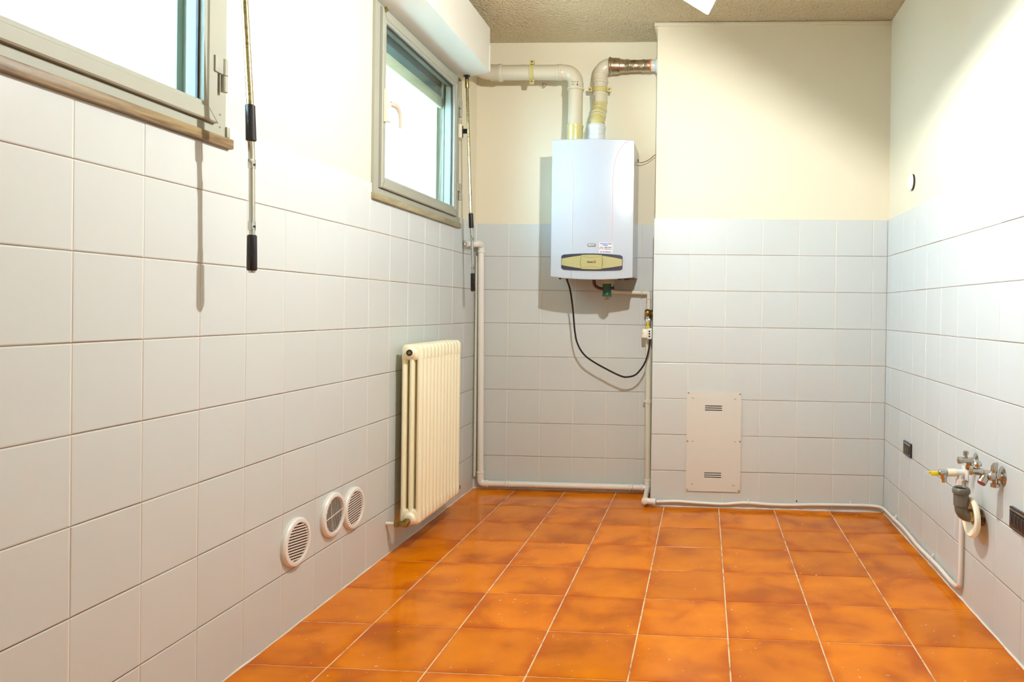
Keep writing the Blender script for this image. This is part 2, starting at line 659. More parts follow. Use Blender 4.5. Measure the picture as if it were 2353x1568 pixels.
wc = struct(MB().box(CX + 0.006, W + 0.05, -CD + 0.006, 0.30, 0.0, H + 0.2).build('wall_chimney', PLASTER, smooth=False))
MB().plate([CX + 0.0015, W], [-CD + 0.0015, 0.0], lambda x, y: True, 1.598, ax=(1, 0, 0), ay=(0, 1, 0), az=(0, 0, 1)).build('grout', GROUT, wc, smooth=False)
wr = struct(MB().box(W + 0.006, W + 0.30, YR - 0.3, 0.3, 0.0, H + 0.2).build('wall_right', PLASTER, smooth=False))
MB().box(W + 0.0015, W + 0.006, YR, -CD, 0.0, 1.598).build('grout', GROUT, wr, smooth=False)
struct(MB().box(-0.3, W + 0.3, YR - 0.3, YR, 0.0, H + 0.2).build('wall_rear', PLASTER, smooth=False))
struct(MB().box(-0.3, W + 0.3, YR - 0.3, 0.3, H, H + 0.2).build('ceiling', CEIL, smooth=False))
# flush filler strip along the top of the chimney breast, with the loose end lapping the corner
t1 = struct(MB().box(CX - 0.012, W + 0.004, -CD - 0.008, -CD + 0.02, 2.664, 2.682, bev=0.002).build('trim_1', PLASTER))
struct(MB().box(CX - 0.010, CX + 0.012, -CD + 0.02, 0.006, 2.660, 2.682, bev=0.002).build('trim_2', PLASTER))

# dark strips in the level joints: the recess shade painted in as colour
JOINT_SHADE = mat('painted joint shade', (0.16, 0.12, 0.09), 0.9, spec=0.1)
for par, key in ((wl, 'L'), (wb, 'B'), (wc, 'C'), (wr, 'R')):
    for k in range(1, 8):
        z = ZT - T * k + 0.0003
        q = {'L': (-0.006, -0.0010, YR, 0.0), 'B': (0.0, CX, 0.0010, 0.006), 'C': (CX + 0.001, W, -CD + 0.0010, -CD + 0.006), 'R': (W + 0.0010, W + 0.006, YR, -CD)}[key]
        MB().box(*q, z - 0.0007, z + 0.0010).build('joint', JOINT_SHADE, par, smooth=False)

# tiles of the left wall
n = 0
while True:
    y1 = -0.0007 - T * n
    y0 = y1 - T
    if y1 < YR + 0.02:
        break
    y0 = max(y0, YR)
    for z0, z1 in ROWS:
        if z1 > 1.5:
            cut = [(a, b) for a, b in WIN.values() if y0 > a - 0.07 and y1 < b + 0.07]
            if cut:
                z1 = 1.533
        tile(wl, 'L', (0, (y0 + y1) / 2, (z0 + z1) / 2), y1 - y0, z1 - z0)
    n += 1
# alcove back wall
xs = [0.0039 + T * i for i in range(6)] + [CX]
for a, b in zip(xs, xs[1:]):
    for z0, z1 in ROWS:
        tile(wb, 'B', ((a + b) / 2, 0, (z0 + z1) / 2), b - a, z1 - z0)
# chimney breast, its face and its short return into the alcove
xs = [CX + T * i for i in range(7)] + [W]
for a, b in zip(xs, xs[1:]):
    for z0, z1 in ROWS:
        tile(wc, 'B', ((a + b) / 2, -CD, (z0 + z1) / 2), b - a, z1 - z0)
for a, b in ((-CD + 0.006, -0.0801), (-0.0801, 0.0)):
    for z0, z1 in ROWS:
        tile(wc, 'R', (CX, (a + b) / 2, (z0 + z1) / 2), b - a, z1 - z0)
# right wall
ye = [-CD] + [-0.3852 - T * i for i in range(24)]
for b, a in zip(ye, ye[1:]):
    a = max(a, YR)
    if b - a < 0.01:
        continue
    for z0, z1 in ROWS:
        tile(wr, 'R', (W, (a + b) / 2, (z0 + z1) / 2), b - a, z1 - z0)

# ------------------------------------------------------------------ floor
FX, FY, FS, FT = 0.2521, -2.1837, 0.3032, 0.3046
fl = struct(MB().box(-0.3, W + 0.3, YR - 0.3, 0.3, -0.12, -0.0022).build('floor', FGROUT, smooth=False))
rot = Matrix.Translation((FX, FY, 0)) @ Matrix.Rotation(-0.005, 4, 'Z')
for i in range(-1, 7):
    for j in range(-10, 8):
        ob = link('tile', tile_mesh(FS - 0.0042, FT - 0.0034, FTILE, ch=0.0026, th=0.008), fl)
        jit = Matrix.Rotation(random.uniform(-0.002, 0.002), 4, 'X') @ Matrix.Rotation(random.uniform(-0.002, 0.002), 4, 'Y')
        ob.matrix_basis = rot @ Matrix.Translation((FS * (i + 0.5), FT * (j + 0.5), random.uniform(-0.0006, 0.0002))) @ jit @ Matrix.Rotation(random.choice((0, PI)), 4, 'Z')
# rough mortar bead where the tiling meets the floor
def bead(name, p0, p1, n, r):
    p0, p1 = Vector(p0), Vector(p1)
    pts = [p0.lerp(p1, k / n) + Vector((0, 0, random.uniform(-0.0015, 0.002))) for k in range(n + 1)]
    struct(MB().tube(pts, [r * random.uniform(0.6, 1.3) for _ in pts], 6).build(name, GROUT))


bead('trim_3', (CX, -CD - 0.001, 0.0), (W, -CD - 0.001, 0.0), 40, 0.0055)
bead('trim_4', (W - 0.001, -CD, 0.0), (W - 0.001, -3.0, 0.0), 60, 0.005)
bead('trim_5', (0.0, -0.001, 0.0), (CX, -0.001, 0.0), 40, 0.007)
bead('trim_6', (0.001, -0.02, 0.0), (0.001, -3.6, 0.0), 60, 0.0028)
bead('trim_7', (0.0, -0.0005, 0.0), (0.0, -0.0005, 1.6), 40, 0.004)

# ------------------------------------------------------------------ windows
def make_window(name, ya, yb, handle, sillm, clip):
    w = sempty(name, (0, (ya + yb) / 2, WZ0))
    fa, fb = ya + 0.047, yb - 0.053    # sash outline
    sz0, sz1 = 1.588, 2.343
    ga, gb, gz0, gz1 = fa + 0.037, fb - 0.052, 1.636, 2.290
    fr = MB().plate([ya, fa - 0.003, fb + 0.003, yb], [WZ0, sz0 - 0.003, sz1 + 0.003, WZ1],
                    lambda y, z: not (fa - 0.003 < y < fb + 0.003 and sz0 - 0.003 < z < sz1 + 0.003),
                    0.066, o=(-0.06, 0, 0), ax=(0, 1, 0), ay=(0, 0, 1), az=(1, 0, 0)).build('window_frame', ALU, w, smooth=False)
    MB().plate([fa - 0.02, fa + 0.02, fb - 0.02, fb + 0.02], [sz0 - 0.02, sz0 + 0.02, sz1 - 0.02, sz1 + 0.01],
               lambda y, z: not (fa + 0.02 < y < fb - 0.02 and sz0 + 0.02 < z < sz1 - 0.02),
               0.012, o=(-0.018, 0, 0), ax=(0, 1, 0), ay=(0, 0, 1), az=(1, 0, 0)).build('rebate', BLACKM, w, smooth=False)
    sash = MB()
    # mitred sash rails with a stepped profile
    prof = [(0.0, -0.035), (0.0, 0.016), (0.004, 0.020), (0.028, 0.020), (0.031, 0.016), (0.036, 0.016)]

    def pt(side, d, x):
        return {0: (x, fa + d, 0), 1: (x, fb - d, 0)}[side]
    bm = sash.bm
    lw, rw, bw, tw = ga - fa, fb - gb, gz0 - sz0, sz1 - gz1
    rings = []
    for t, x in ((0, -0.035), (0, 0.017), (0.08, 0.0205), (0.72, 0.0205), (0.78, 0.016), (1, 0.016), (1, -0.035)):
        rings.append([bm.verts.new((x, fa + lw * t, sz0 + bw * t)), bm.verts.new((x, fb - rw * t, sz0 + bw * t)),
                      bm.verts.new((x, fb - rw * t, sz1 - tw * t)), bm.verts.new((x, fa + lw * t, sz1 - tw * t))])
    for a, b in zip(rings, rings[1:]):
        for k in range(4):
            bm.faces.new((a[k], a[(k + 1) % 4], b[(k + 1) % 4], b[k]))
    sash = sash.build('sash', ALU, w, smooth=False)
    mit = MB()
    for (y0, z0), (y1, z1) in (((fa, sz0), (ga, gz0)), ((fb, sz0), (gb, gz0)), ((fa, sz1), (ga, gz1)), ((fb, sz1), (gb, gz1))):
        mit.tube([(0.0206, y0, z0), (0.0206, y0 + (y1 - y0) * 0.72, z0 + (z1 - z0) * 0.72)], 0.0007, 4)
    mit.build('mitre_joint', DARK, sash, smooth=False)
    MB().plate([ga - 0.001, ga + 0.006, gb - 0.006, gb + 0.001], [gz0 - 0.001, gz0 + 0.005, gz1 - 0.008, gz1 + 0.001],
               lambda y, z: not (ga + 0.006 < y < gb - 0.006 and gz0 + 0.005 < z < gz1 - 0.008),
               0.006, o=(-0.004, 0, 0), ax=(0, 1, 0), ay=(0, 0, 1), az=(1, 0, 0)).build('gasket', DARK, sash, smooth=False)
    MB().box(-0.008, -0.004, ga - 0.004, gb + 0.004, gz0 - 0.004, gz1 + 0.004).build('pane', GLASS, sash, smooth=False)
    MB().box(-0.024, -0.020, ga - 0.004, gb + 0.004, gz0 - 0.004, gz1 + 0.004).build('pane', GLASS, sash, smooth=False)
    # hinges on the far stile
    for zc in (2.185, 1.727):
        hy = fb + 0.022
        h = MB()
        h.box(0.004, 0.026, fb - 0.020, fb + 0.014, zc, zc + 0.046, bev=0.003)
        h.cyl((0.022, hy, zc), (0.022, hy, zc + 0.045), 0.009, 14)
        h.cyl((0.022, hy, zc - 0.046), (0.022, hy, zc - 0.002), 0.009, 14)
        h.build('hinge', ALU, w)
    sc = MB()
    for z in (1.62, 1.585):
        sc.lathe((0.006, yb - 0.025, z), (1, 0, 0), [(0, 0.0035), (0.0015, 0.003), (0.0015, 0.0014), (0.0006, 0.0012)], 10)
    sc.build('screw', CHROME, w)
    # sill board
    MB().box(-0.006, 0.016, ya - 0.006, yb + 0.024, 1.532, 1.561, bev=0.004).build('window_sill', sillm, w)
    MB().box(0.0, 0.012, yb - 0.002, yb + 0.012, 1.562, 1.592, bev=0.002).build('stop_clip', ALU, w)
    # brass corner catches at the head of the sash
    for y in (fa + 0.012, fb - 0.010):
        c = MB()
        c.box(0.0205, 0.0275, y - 0.006, y + 0.006, 2.326, 2.346, bev=0.001)
        c.cyl((0.0275, y, 2.333), (0.034, y, 2.333), 0.0045, 10)
        c.build('corner_catch', BRASS, w)
    if handle:
        hy = fa + 0.022
        MB().box(0.0205, 0.046, hy - 0.017, hy + 0.004, 1.864, 2.003, bev=0.003).build('handle_cover', CREAM, sash)
        MB().box(0.0205, 0.040, hy + 0.004, hy + 0.017, 1.866, 2.001, bev=0.002).build('handle_body', OCHRE, sash)
        lev = MB()
        lp = fillet([(0.036, hy + 0.004, 1.945), (0.056, hy + 0.036, 1.944), (0.060, hy + 0.058, 1.915), (0.060, hy + 0.060, 1.856)], 0.03)
        lev.tube(lp, [0.0125 - 0.005 * k / (len(lp) - 1) for k in range(len(lp))], 10)
        lev.build('handle_lever', LEVER, sash)
        MB().lathe((0.046, hy - 0.002, 1.950), (1, 0, 0), [(0, 0.0028), (0.0012, 0.0022)], 10).build('handle_screw', DARK, sash)
    return w


w1 = make_window('window_1', *WIN['near'], True, SILLW, True)
w2 = make_window('window_2', *WIN['far'], True, SILLG, True)

# ------------------------------------------------------------------ outside the windows
struct(MB().box(-9.0, -0.30, -12.0, 8.0, -0.05, 0.0).build('terrace', STONE, smooth=False))
struct(MB().box(-1.35, -0.30, -9.0, 4.0, 2.86, 3.05).build('exterior_soffit', OUTW, smooth=False))
struct(MB().box(-0.95, -0.30, 0.42, 0.62, 0.0, 2.86).build('exterior_wall', OUTW, smooth=False))


def make_shutter(ya, yb, drop, label):
    r = thing('roller_shutter', (-0.2, (ya + yb) / 2, 2.2), label, 'shutter', 'roller shutters outside the windows')
    k = 0
    z = 2.336
    while z - 0.045 > drop:
        MB().box(-0.094, -0.082, ya + 0.035, yb - 0.035, z - 0.044, z, bev=0.004).build('slat', TEAL, r)
        z -= 0.046
    MB().box(-0.098, -0.078, ya + 0.035, yb - 0.035, z - 0.058, z, bev=0.004).build('bottom_rail', CREAM, r)
    for y0, y1 in ((ya + 0.02, ya + 0.045), (yb - 0.045, yb - 0.02)):
        g = MB()
        g.box(-0.112, -0.106, y0, y1, 1.60, 2.336)
        g.box(-0.072, -0.066, y0, y1, 1.60, 2.336)
        yy = y0 if y0 < (ya + yb) / 2 else y1 - 0.004
        g.box(-0.106, -0.072, yy, yy + 0.004, 1.60, 2.336)
        g.build('guide_rail', ALU, r, smooth=False)
    return r


make_shutter(*WIN['far'], 2.205, 'partly lowered teal grey roller shutter behind the glass of the farther window')
make_shutter(*WIN['near'], 2.28, 'rolled up teal shutter with metal guide rails outside the nearer window')
for nm, (a, b) in zip(('window_sill_1', 'window_sill_2'), WIN.values()):
    struct(MB().box(-0.40, -0.06, a + 0.02, b - 0.02, 1.575, 1.6).build(nm.replace('window_sill', 'trim_sill'), STONE, smooth=False))
# ------------------------------------------------------------------ shutter boxes over the windows
def make_shutter_box(ya, yb, label):
    r = thing('shutter_box', (0.1, (ya + yb) / 2, 2.48), label, 'shutter box', 'roller shutter boxes over the windows')
    e = yb + 0.006
    plan = [(-0.006, ya - 0.10), (0.198, ya - 0.10), (0.200, e - 0.098), (0.192, e - 0.088), (0.085, e - 0.030), (0.066, e - 0.022), (-0.006, e)]
    MB().prism(plan, (0, 0, 0.235), o=(0, 0, 2.368), ax=(1, 0, 0), ay=(0, 1, 0)).build('casing', BOXP, r, smooth=False)
    cap = MB().prism([(0.203, e - 0.110), (0.203, e - 0.094), (0.190, e - 0.082), (0.186, e - 0.088), (0.199, e - 0.099), (0.199, e - 0.110)],
                     (0, 0, 0.14), o=(0, 0, 2.372), ax=(1, 0, 0), ay=(0, 1, 0)).build('end_cap', WHITE, r, smooth=False)
    MB().box(0.2005, 0.2022, e - 0.104, e - 0.100, 2.385, 2.495).build('slot', BLACKM, r, smooth=False)
    MB().box(0.0, 0.203, ya - 0.10, e - 0.1, 2.3655, 2.3685).build('bottom_cover', BOXP, r, smooth=False)
    return r


make_shutter_box(*WIN['far'], 'cream shutter box above the farther window, ending beside the flue pipe')
make_shutter_box(*WIN['near'], 'cream shutter box above the nearer window')

# ------------------------------------------------------------------ shutter cranks
def make_crank(pts, label, n_):
    """pts: top, grip-1 top, grip-1 bottom, joint-1, joint-2, grip-2 top, tip"""
    P = [Vector(p) for p in pts]
    r = thing('shutter_crank', P[-1], label, 'crank', 'hanging shutter cranks')
    top, g1, g1b, j1, j2, g2, tip = P
    MB().tube([top, g1], 0.0090 if n_ == 1 else 0.0072, 14).build('upper_rod', POLE, r)
    MB().lathe(top + (top - g1).normalized() * -0.001, g1 - top, [(0, 0.019), (0.003, 0.019), (0.006, 0.011), (0.02, 0.0105)], 18).build('ceiling_collar', BLACK, r)
    MB().lathe(top + (g1 - top).normalized() * 0.02, g1 - top, [(0, 0.0105), (0.045, 0.0105), (0.05, 0.008)], 16).build('ferrule', BRASS, r)
    MB().lathe(g1, g1b - g1, [(0, 0.009), (0.003, 0.0125), ((g1b - g1).length - 0.003, 0.0135), ((g1b - g1).length, 0.010)], 18).build('upper_grip', BLACK, r)
    MB().tube([g1b, j1], 0.0085, 14).build('socket', CHROME, r)
    j = MB().tube([j1, j2], 0.0080, 14).build('lower_rod', CHROME, r)
    for p in (j1, j2):
        k = MB()
        k.box(p.x - 0.007, p.x + 0.007, p.y - 0.009, p.y + 0.009, p.z - 0.016, p.z + 0.012, bev=0.003)
        kk = k.build('knuckle', CHROME, r)
        MB().cyl((p.x - 0.0095, p.y, p.z - 0.004), (p.x + 0.0095, p.y, p.z - 0.004), 0.0035, 10).build('pivot_pin', DARK, kk)
    MB().tube([j2, g2], 0.008, 14).build('neck', CHROME, r)
    L = (tip - g2).length
    MB().lathe(g2, tip - g2, [(0, 0.010), (0.003, 0.0125), (L - 0.010, 0.0135), (L - 0.006, 0.011)], 18).build('lower_grip', BLACK, r)
    MB().lathe(g2 + (tip - g2).normalized() * (L - 0.006), tip - g2, [(0, 0.009), (0.006, 0.008)], 14).build('end_cap', CHROME, r)
    return r


make_crank([(0.105, -2.43, 2.366), (0.12, -2.376, 1.637), (0.12, -2.370, 1.537), (0.12, -2.366, 1.478), (0.12, -2.363, 1.308), (0.12, -2.362, 1.281), (0.12, -2.361, 1.176)],
           'long jointed shutter crank with black grips hanging beside the nearer window', 1)
make_crank([(0.056, -0.372, 2.366), (0.088, -0.372, 1.610), (0.0905, -0.368, 1.528), (0.0925, -0.364, 1.474), (0.0965, -0.354, 1.315), (0.097, -0.352, 1.280), (0.098, -0.348, 1.175)],
           'jointed shutter crank with black grips hanging by the farther window in the corner', 2)
# clip that holds the far crank to its window frame
r = thing('crank_holder', (0.02, -0.33, 2.07), 'cream bracket with a black arm holding the crank at the farther window frame', 'bracket')
MB().box(0.006, 0.024, -0.358, -0.338, 2.030, 2.105, bev=0.003).build('base', CREAM, r)
MB().box(0.010, 0.026, -0.337, -0.328, 2.034, 2.100, bev=0.002).build('spring_clip', BLACK, r)
MB().box(0.026, 0.064, -0.345, -0.330, 2.056, 2.082, bev=0.003).build('arm', BLACK, r)

# ------------------------------------------------------------------ boiler
BX0, BX1, BZ0, BZ1, BY = 0.531, 0.983, 1.266, 2.020, -0.345
bxc, bhw = (BX0 + BX1) / 2, (BX1 - BX0) / 2
boil = thing('boiler', (bxc, -0.17, BZ0), 'white wall mounted gas boiler with gold control flap in the alcove', 'boiler')


def byf(x):
    t = (x - bxc) / bhw
    return BY - 0.020 * (1 - t * t)


MB().box(BX0 + 0.003, BX1 - 0.003, BY + 0.004, -0.004, BZ0 + 0.010, BZ1 - 0.002, bev=0.002).build('shell', WHITEM, boil, smooth=False)
fc = MB()
N = 24
gr = [[], [], []]
for i in range(N + 1):
    t = -1 + 2 * i / N
    x = bxc + bhw * t
    zb = BZ0 - 0.001 - 0.014 * (1 - t * t)
    zt = BZ1 + 0.002 * (1 - t * t)
    gr[0].append((x, zb, zt))
bm = fc.bm
fr_, bk_ = [], []
for x, zb, zt in gr[0]:
    yf = byf(x)
    e = 0.0035
    fr_.append([bm.verts.new((x, yf + e, zb)), bm.verts.new((x, yf, zb + e)), bm.verts.new((x, yf, zt - e)), bm.verts.new((x, yf + e, zt))])
    bk_.append([bm.verts.new((x, BY + 0.03, max(zb, BZ0 - 0.001))), bm.verts.new((x, BY + 0.03, zt))])
for i in range(N):
    a, b, c, d = fr_[i], fr_[i + 1], bk_[i], bk_[i + 1]
    for k in range(3):
        bm.faces.new((a[k], b[k], b[k + 1], a[k + 1]))
    bm.faces.new((a[3], b[3], d[1], c[1]))
    bm.faces.new((c[0], d[0], b[0], a[0]))
    bm.faces.new((c[1], d[1], d[0], c[0]))
for i in (0, N):
    a, c = fr_[i], bk_[i]
    bm.faces.new((a[0], a[1], a[2], a[3], c[1], c[0]))
front = fc.build('front_cover', WHITEM, boil, ang=40)


def on_front(x, z, off=0.0):
    return Vector((x, byf(x) - off, z))


# pin stripes down the cover
right = [(0.952, 2.012), (0.928, 1.995), (0.905, 1.965), (0.888, 1.925), (0.876, 1.875), (0.870, 1.81), (0.868, 1.74), (0.868, 1.44)]
MB().tube([on_front(x, z, 0.0002) for x, z in spline([Vector((a, b, 0)) for a, b in right], 4) and [(p.x, p.y) for p in spline([Vector((a, b, 0)) for a, b in right], 4)]], 0.0016, 6).build('red_pinstripe', PINK, front)
left = [(0.578, 2.008), (0.598, 1.990), (0.618, 1.96), (0.633, 1.92), (0.643, 1.87), (0.648, 1.81), (0.649, 1.74), (0.649, 1.42)]
MB().tube([on_front(p.x, p.y, 0.0002) for p in spline([Vector((a, b, 0)) for a, b in left], 4)], 0.0016, 6).build('white_rib', STICK, front)
MB().tube([on_front(0.649, 1.300, 0), on_front(0.649, 1.262, 0)], 0.0009, 6).build('lower_seam', GREYT, front)


def front_panel(outline, z0, off, m, name, parent):
    """curved panel laid on the cover: outline(t in -1..1) -> (x, zlow, zhigh)"""
    b = MB()
    bm = b.bm
    n = 28
    fr, bk = [], []
    for i in range(n + 1):
        x, zl, zh = outline(-1 + 2 * i / n)
        fr.append([bm.verts.new(on_front(x, zl, off)), bm.verts.new(on_front(x, zh, off))])
        bk.append([bm.verts.new(on_front(x, zl, -0.002)), bm.verts.new(on_front(x, zh, -0.002))])
    for i in range(n):
        a, c, d, e = fr[i], fr[i + 1], bk[i], bk[i + 1]
        bm.faces.new((a[0], c[0], c[1], a[1]))
        bm.faces.new((a[1], c[1], e[1], d[1]))
        bm.faces.new((d[0], e[0], c[0], a[0]))
    bm.faces.new((fr[0][0], fr[0][1], bk[0][1], bk[0][0]))
    bm.faces.new((fr[n][1], fr[n][0], bk[n][0], bk[n][1]))
    return b.build(name, m, parent)


pc = 0.7605
ctl = front_panel(lambda t: (pc + 0.1685 * t, 1.301 + 0.006 * t * t + (0.006 if abs(t) > 0.98 else 0), 1.3945 - 0.008 * t * t - (0.006 if abs(t) > 0.98 else 0)), 0, 0.006, NAVY, 'control_panel', boil)
front_panel(lambda t: (pc + 0.166 * t, 1.3085 + 0.0215 * abs(t) ** 1.55, 1.3865 - 0.0215 * abs(t) ** 1.55), 0, 0.009, GOLD, 'gold_fascia', ctl)
flap = front_panel(lambda t: (pc + 0.058 * t, 1.3075 + 0.002 * t * t, 1.3875 - 0.002 * t * t), 0, 0.0105, GOLD, 'flap', ctl)
seam = MB()
for s in (-1, 1):
    seam.tube([on_front(pc + s * (0.0605 - 0.007 * ((k - 6) / 6) ** 2), 1.3085 + 0.078 * k / 12, 0.0105) for k in range(13)], 0.0011, 5)
for zc, bow in ((1.3795, -0.007), (1.3155, 0.007)):
    seam.tube([on_front(pc + 0.050 * (k - 6) / 6, zc + bow * (1 - ((k - 6) / 6) ** 2), 0.0106) for k in range(13)], 0.0006, 5)
seam.build('flap_seam', GOLDD, ctl)
yb_ = byf(pc) - 0.011
lettering('luna', 0.0165, INK, ctl, (pc - 0.008, yb_, 1.348), (1, 0, 0), (0, 0, 1), squash=1.15)
MB().box(pc + 0.0115, pc + 0.0225, yb_ - 0.0006, yb_ + 0.0008, 1.342, 1.355).build('number_square', RED, ctl, smooth=False)
lettering('3', 0.0135, GOLD, ctl, (pc + 0.017, yb_ - 0.0008, 1.3485), (1, 0, 0), (0, 0, 1))
# badge and service sticker
xb = 0.7585
bd = MB().prism(rounded(0.046, 0.0185, 0.006), (0, -0.003, 0), o=(xb, byf(xb) + 0.0008, 1.441)).build('badge', GREYT, boil)
lettering('BAXI', 0.0150, STICK, bd, (xb, byf(xb) - 0.0026, 1.4415), (1, 0, 0), (0, 0, 1), squash=1.05)
xs_ = 0.8365
sa, sb = on_front(0.800, 0), on_front(0.874, 0)
tang = (sb - sa).normalized()
st = MB().prism([(0, 0), ((sb - sa).length, 0), ((sb - sa).length, 0.059), (0, 0.059)], Vector((0.03, -1, 0)) * 0.0011, o=(sa.x, sa.y + 0.0004, 1.3965), ax=tang).build('service_sticker', STICK, boil, smooth=False)
so = Vector((xs_, (sa.y + sb.y) / 2 - 0.0012, 0))


def on_st(dx, z):
    p = so + tang * dx
    return (p.x, p.y, z)


lettering('Assistenza Pulizia', 0.0092, BLUEINK, st, on_st(0.0, 1.4490), tang, (0, 0, 1), squash=0.95)
lettering('Caldaie', 0.0092, BLUEINK, st, on_st(-0.002, 1.4405), tang, (0, 0, 1))
lettering('Solar-Clima', 0.0088, INK, st, on_st(0.0125, 1.4285), tang, (0, 0, 1), squash=0.95)
lettering('TERMOIDRAULICA', 0.0050, RED, st, on_st(0.0125, 1.4195), tang, (0, 0, 1), squash=0.95)
lettering('Tel. 347 3237403', 0.0082, INK, st, on_st(-0.002, 1.4035), tang, (0, 0, 1))
em = MB()
em.tube([Vector(on_st(-0.024, 1.424)) + tang * (0.009 * math.cos(a)) + Vector((0, 0, 0.0085 * math.sin(a))) for a in [PI * 1.25 - k * PI * 1.5 / 10 for k in range(11)]], 0.0008, 5)
em.tube([on_st(-0.029, 1.419), on_st(-0.029, 1.425), on_st(-0.024, 1.429), on_st(-0.019, 1.425), on_st(-0.019, 1.419)], 0.0007, 5)
em.build('house_emblem', RED, st)
# side seam, casing screws and underside
MB().box(BX1 - 0.0035, BX1 - 0.0022, BY + 0.030, BY + 0.033, BZ0 + 0.01, BZ1 - 0.003).build('side_seam', GREYT, boil, smooth=False)
MB().box(BX0 + 0.006, BX1 - 0.006, BY + 0.012, -0.006, BZ0 + 0.004, BZ0 + 0.011).build('underside', COPPER, boil, smooth=False)
kn = 0
for x, y, rr in ((0.575, -0.30, 0.008), (0.668, -0.29, 0.013), (0.905, -0.28, 0.013), (0.945, -0.29, 0.018)):
    MB().lathe((x, y, BZ0 + 0.006), (0, 0, -1), [(0, rr), (0.014, rr), (0.018, rr * 0.7)], 14).build('outlet_stub', DARK, boil)
br = MB()
br.box(0.818, 0.836, -0.10, -0.097, 2.018, 2.055, bev=0.002)
br.build('top_bracket', WHITE, boil)
for z in (2.045, 2.027):
    MB().lathe((0.827, -0.10, z), (0, -1, 0), [(0, 0.004), (0.002, 0.003)], 10).build('bracket_screw', DARK, boil)
# drain trap below: ribbed ivory collar, green body, copper tail pipe
MB().lathe((0.825, -0.20, 1.272), (0, 0, -1), [(0, 0.038), (0.012, 0.042), (0.034, 0.042), (0.036, 0.038)], 40).build('trap_collar', TRAPC, boil)
tb = []
for k in range(9):
    z = 0.0 + k * 0.0075
    tb += [(z, 0.0245), (z + 0.004, 0.0262), (z + 0.0065, 0.0245)]
MB().lathe((0.825, -0.20, 1.238), (0, 0, -1), tb + [(0.068, 0.0275), (0.074, 0.0275), (0.076, 0.024)], 26).build('trap_body', GREEN, boil)
MB().lathe((0.825, -0.20, 1.162), (0, 0, -1), [(0, 0.024), (0.005, 0.0235), (0.007, 0.019), (0.011, 0.018), (0.013, 0.013), (0.018, 0.011)], 24).build('trap_cap', STEEL, boil)
MB().lathe((0.825, -0.20, 1.212), (1, 0, 0), [(0.02, 0.008), (0.034, 0.008), (0.036, 0.011), (0.042, 0.010)], 12).build('trap_screw', DARK, boil)
MB().tube(fillet([(0.748, -0.20, 1.272), (0.752, -0.20, 1.225), (0.781, -0.20, 1.208), (0.808, -0.20, 1.206)], 0.03), 0.0095, 14).build('copper_tail', COPPER, boil)

# ------------------------------------------------------------------ flue pipes
def collar(b, o, d, r, w):
    b.lathe(o, d, [(0, r), (0.003, r + 0.004), (w - 0.003, r + 0.004), (w, r)], 28)


def clamp(parent, o, axis, tabdir, r, m):
    """strap round a pipe with two screw tabs"""
    o, axis, tabdir = Vector(o), Vector(axis), Vector(tabdir)
    MB().lathe(o - axis * 0.012, axis, [(0, r + 0.001), (0.002, r + 0.004), (0.008, r + 0.004), (0.010, r + 0.0025), (0.014, r + 0.0025), (0.016, r + 0.004), (0.022, r + 0.004), (0.024, r + 0.001)], 28).build('strap', m, parent)
    for s in (-1, 1):
        c = o + tabdir * (s * (r + 0.014))
        b = MB()
        e = Vector((0.012, 0.02, 0.012))
        b.box(c.x - e.x, c.x + e.x, c.y - e.y, c.y + 0.001, c.z - e.z, c.z + e.z, bev=0.002)
        b.build('strap_tab', m, parent)
        MB().lathe((c.x, c.y - 0.02, c.z), (0, -1, 0), [(0, 0.0062), (0.003, 0.0055), (0.003, 0.003), (0.001, 0.003)], 12).build('strap_screw', BRASS, parent)


FYL, FR = -0.19, 0.0426
fz, fxv = 2.441, 0.628
f1 = thing('flue_pipe', (fxv, FYL, 2.02), 'ivory exhaust pipe bending from boiler top left to the left wall', 'pipe')
MB().tube(spline([(-0.005, -0.250, 2.476), (0.050, -0.228, 2.460), (0.105, -0.200, 2.446), (0.146, FYL, fz)], 5), FR, 26).build('wall_elbow', FLUE, f1)
b = MB()
b.lathe((0.1355, FYL, fz), (1, 0, 0), [(0, FR), (0.001, FR + 0.0035), (0.045, FR + 0.0035), (0.050, FR + 0.0065), (0.064, FR + 0.0065), (0.068, FR + 0.0035), (0.072, FR)], 28)
b.build('left_socket', FLUE, f1)
MB().cyl((0.145, FYL, fz), (0.548, FYL, fz), FR, 28).build('horizontal_run', FLUE, f1)
clamp(f1, (0.3785, FYL, fz), (1, 0, 0), (0, 0, 1), FR, FLUEY)
b = MB()
b.lathe((0.5166, FYL, fz), (1, 0, 0), [(0, FR), (0.001, FR + 0.002), (0.018, FR + 0.002), (0.021, FR + 0.0045), (0.031, FR + 0.0045), (0.034, FR + 0.002), (0.05, FR)], 28)
b.build('right_socket', FLUE, f1)
el = [(0.553, FYL, fz)] + arc((fxv - 0.058, FYL, fz - 0.058), (1, 0, 0), (0, 0, 1), 0.058, PI / 2, 0, 10) + [(fxv, FYL, 2.343)]
MB().tube(el, FR, 28).build('elbow', FLUE, f1)
b = MB()
b.lathe((fxv, FYL, 2.384), (0, 0, -1), [(0, FR), (0.001, FR + 0.002), (0.030, FR + 0.002), (0.033, FR + 0.006), (0.045, FR + 0.006), (0.049, FR)], 28)
b.build('lower_socket', FLUE, f1)
MB().cyl((fxv, FYL, 2.362), (fxv, FYL, 2.108), FR - 0.001, 28).build('vertical_run', FLUE, f1)
MB().lathe((fxv, FYL, 2.140), (0, 0, -1), [(0, FR), (0.002, FR + 0.005), (0.014, FR + 0.005), (0.018, FR + 0.003), (0.1215, FR + 0.003)], 28).build('base_socket', FLUEY, f1)
dots = MB()
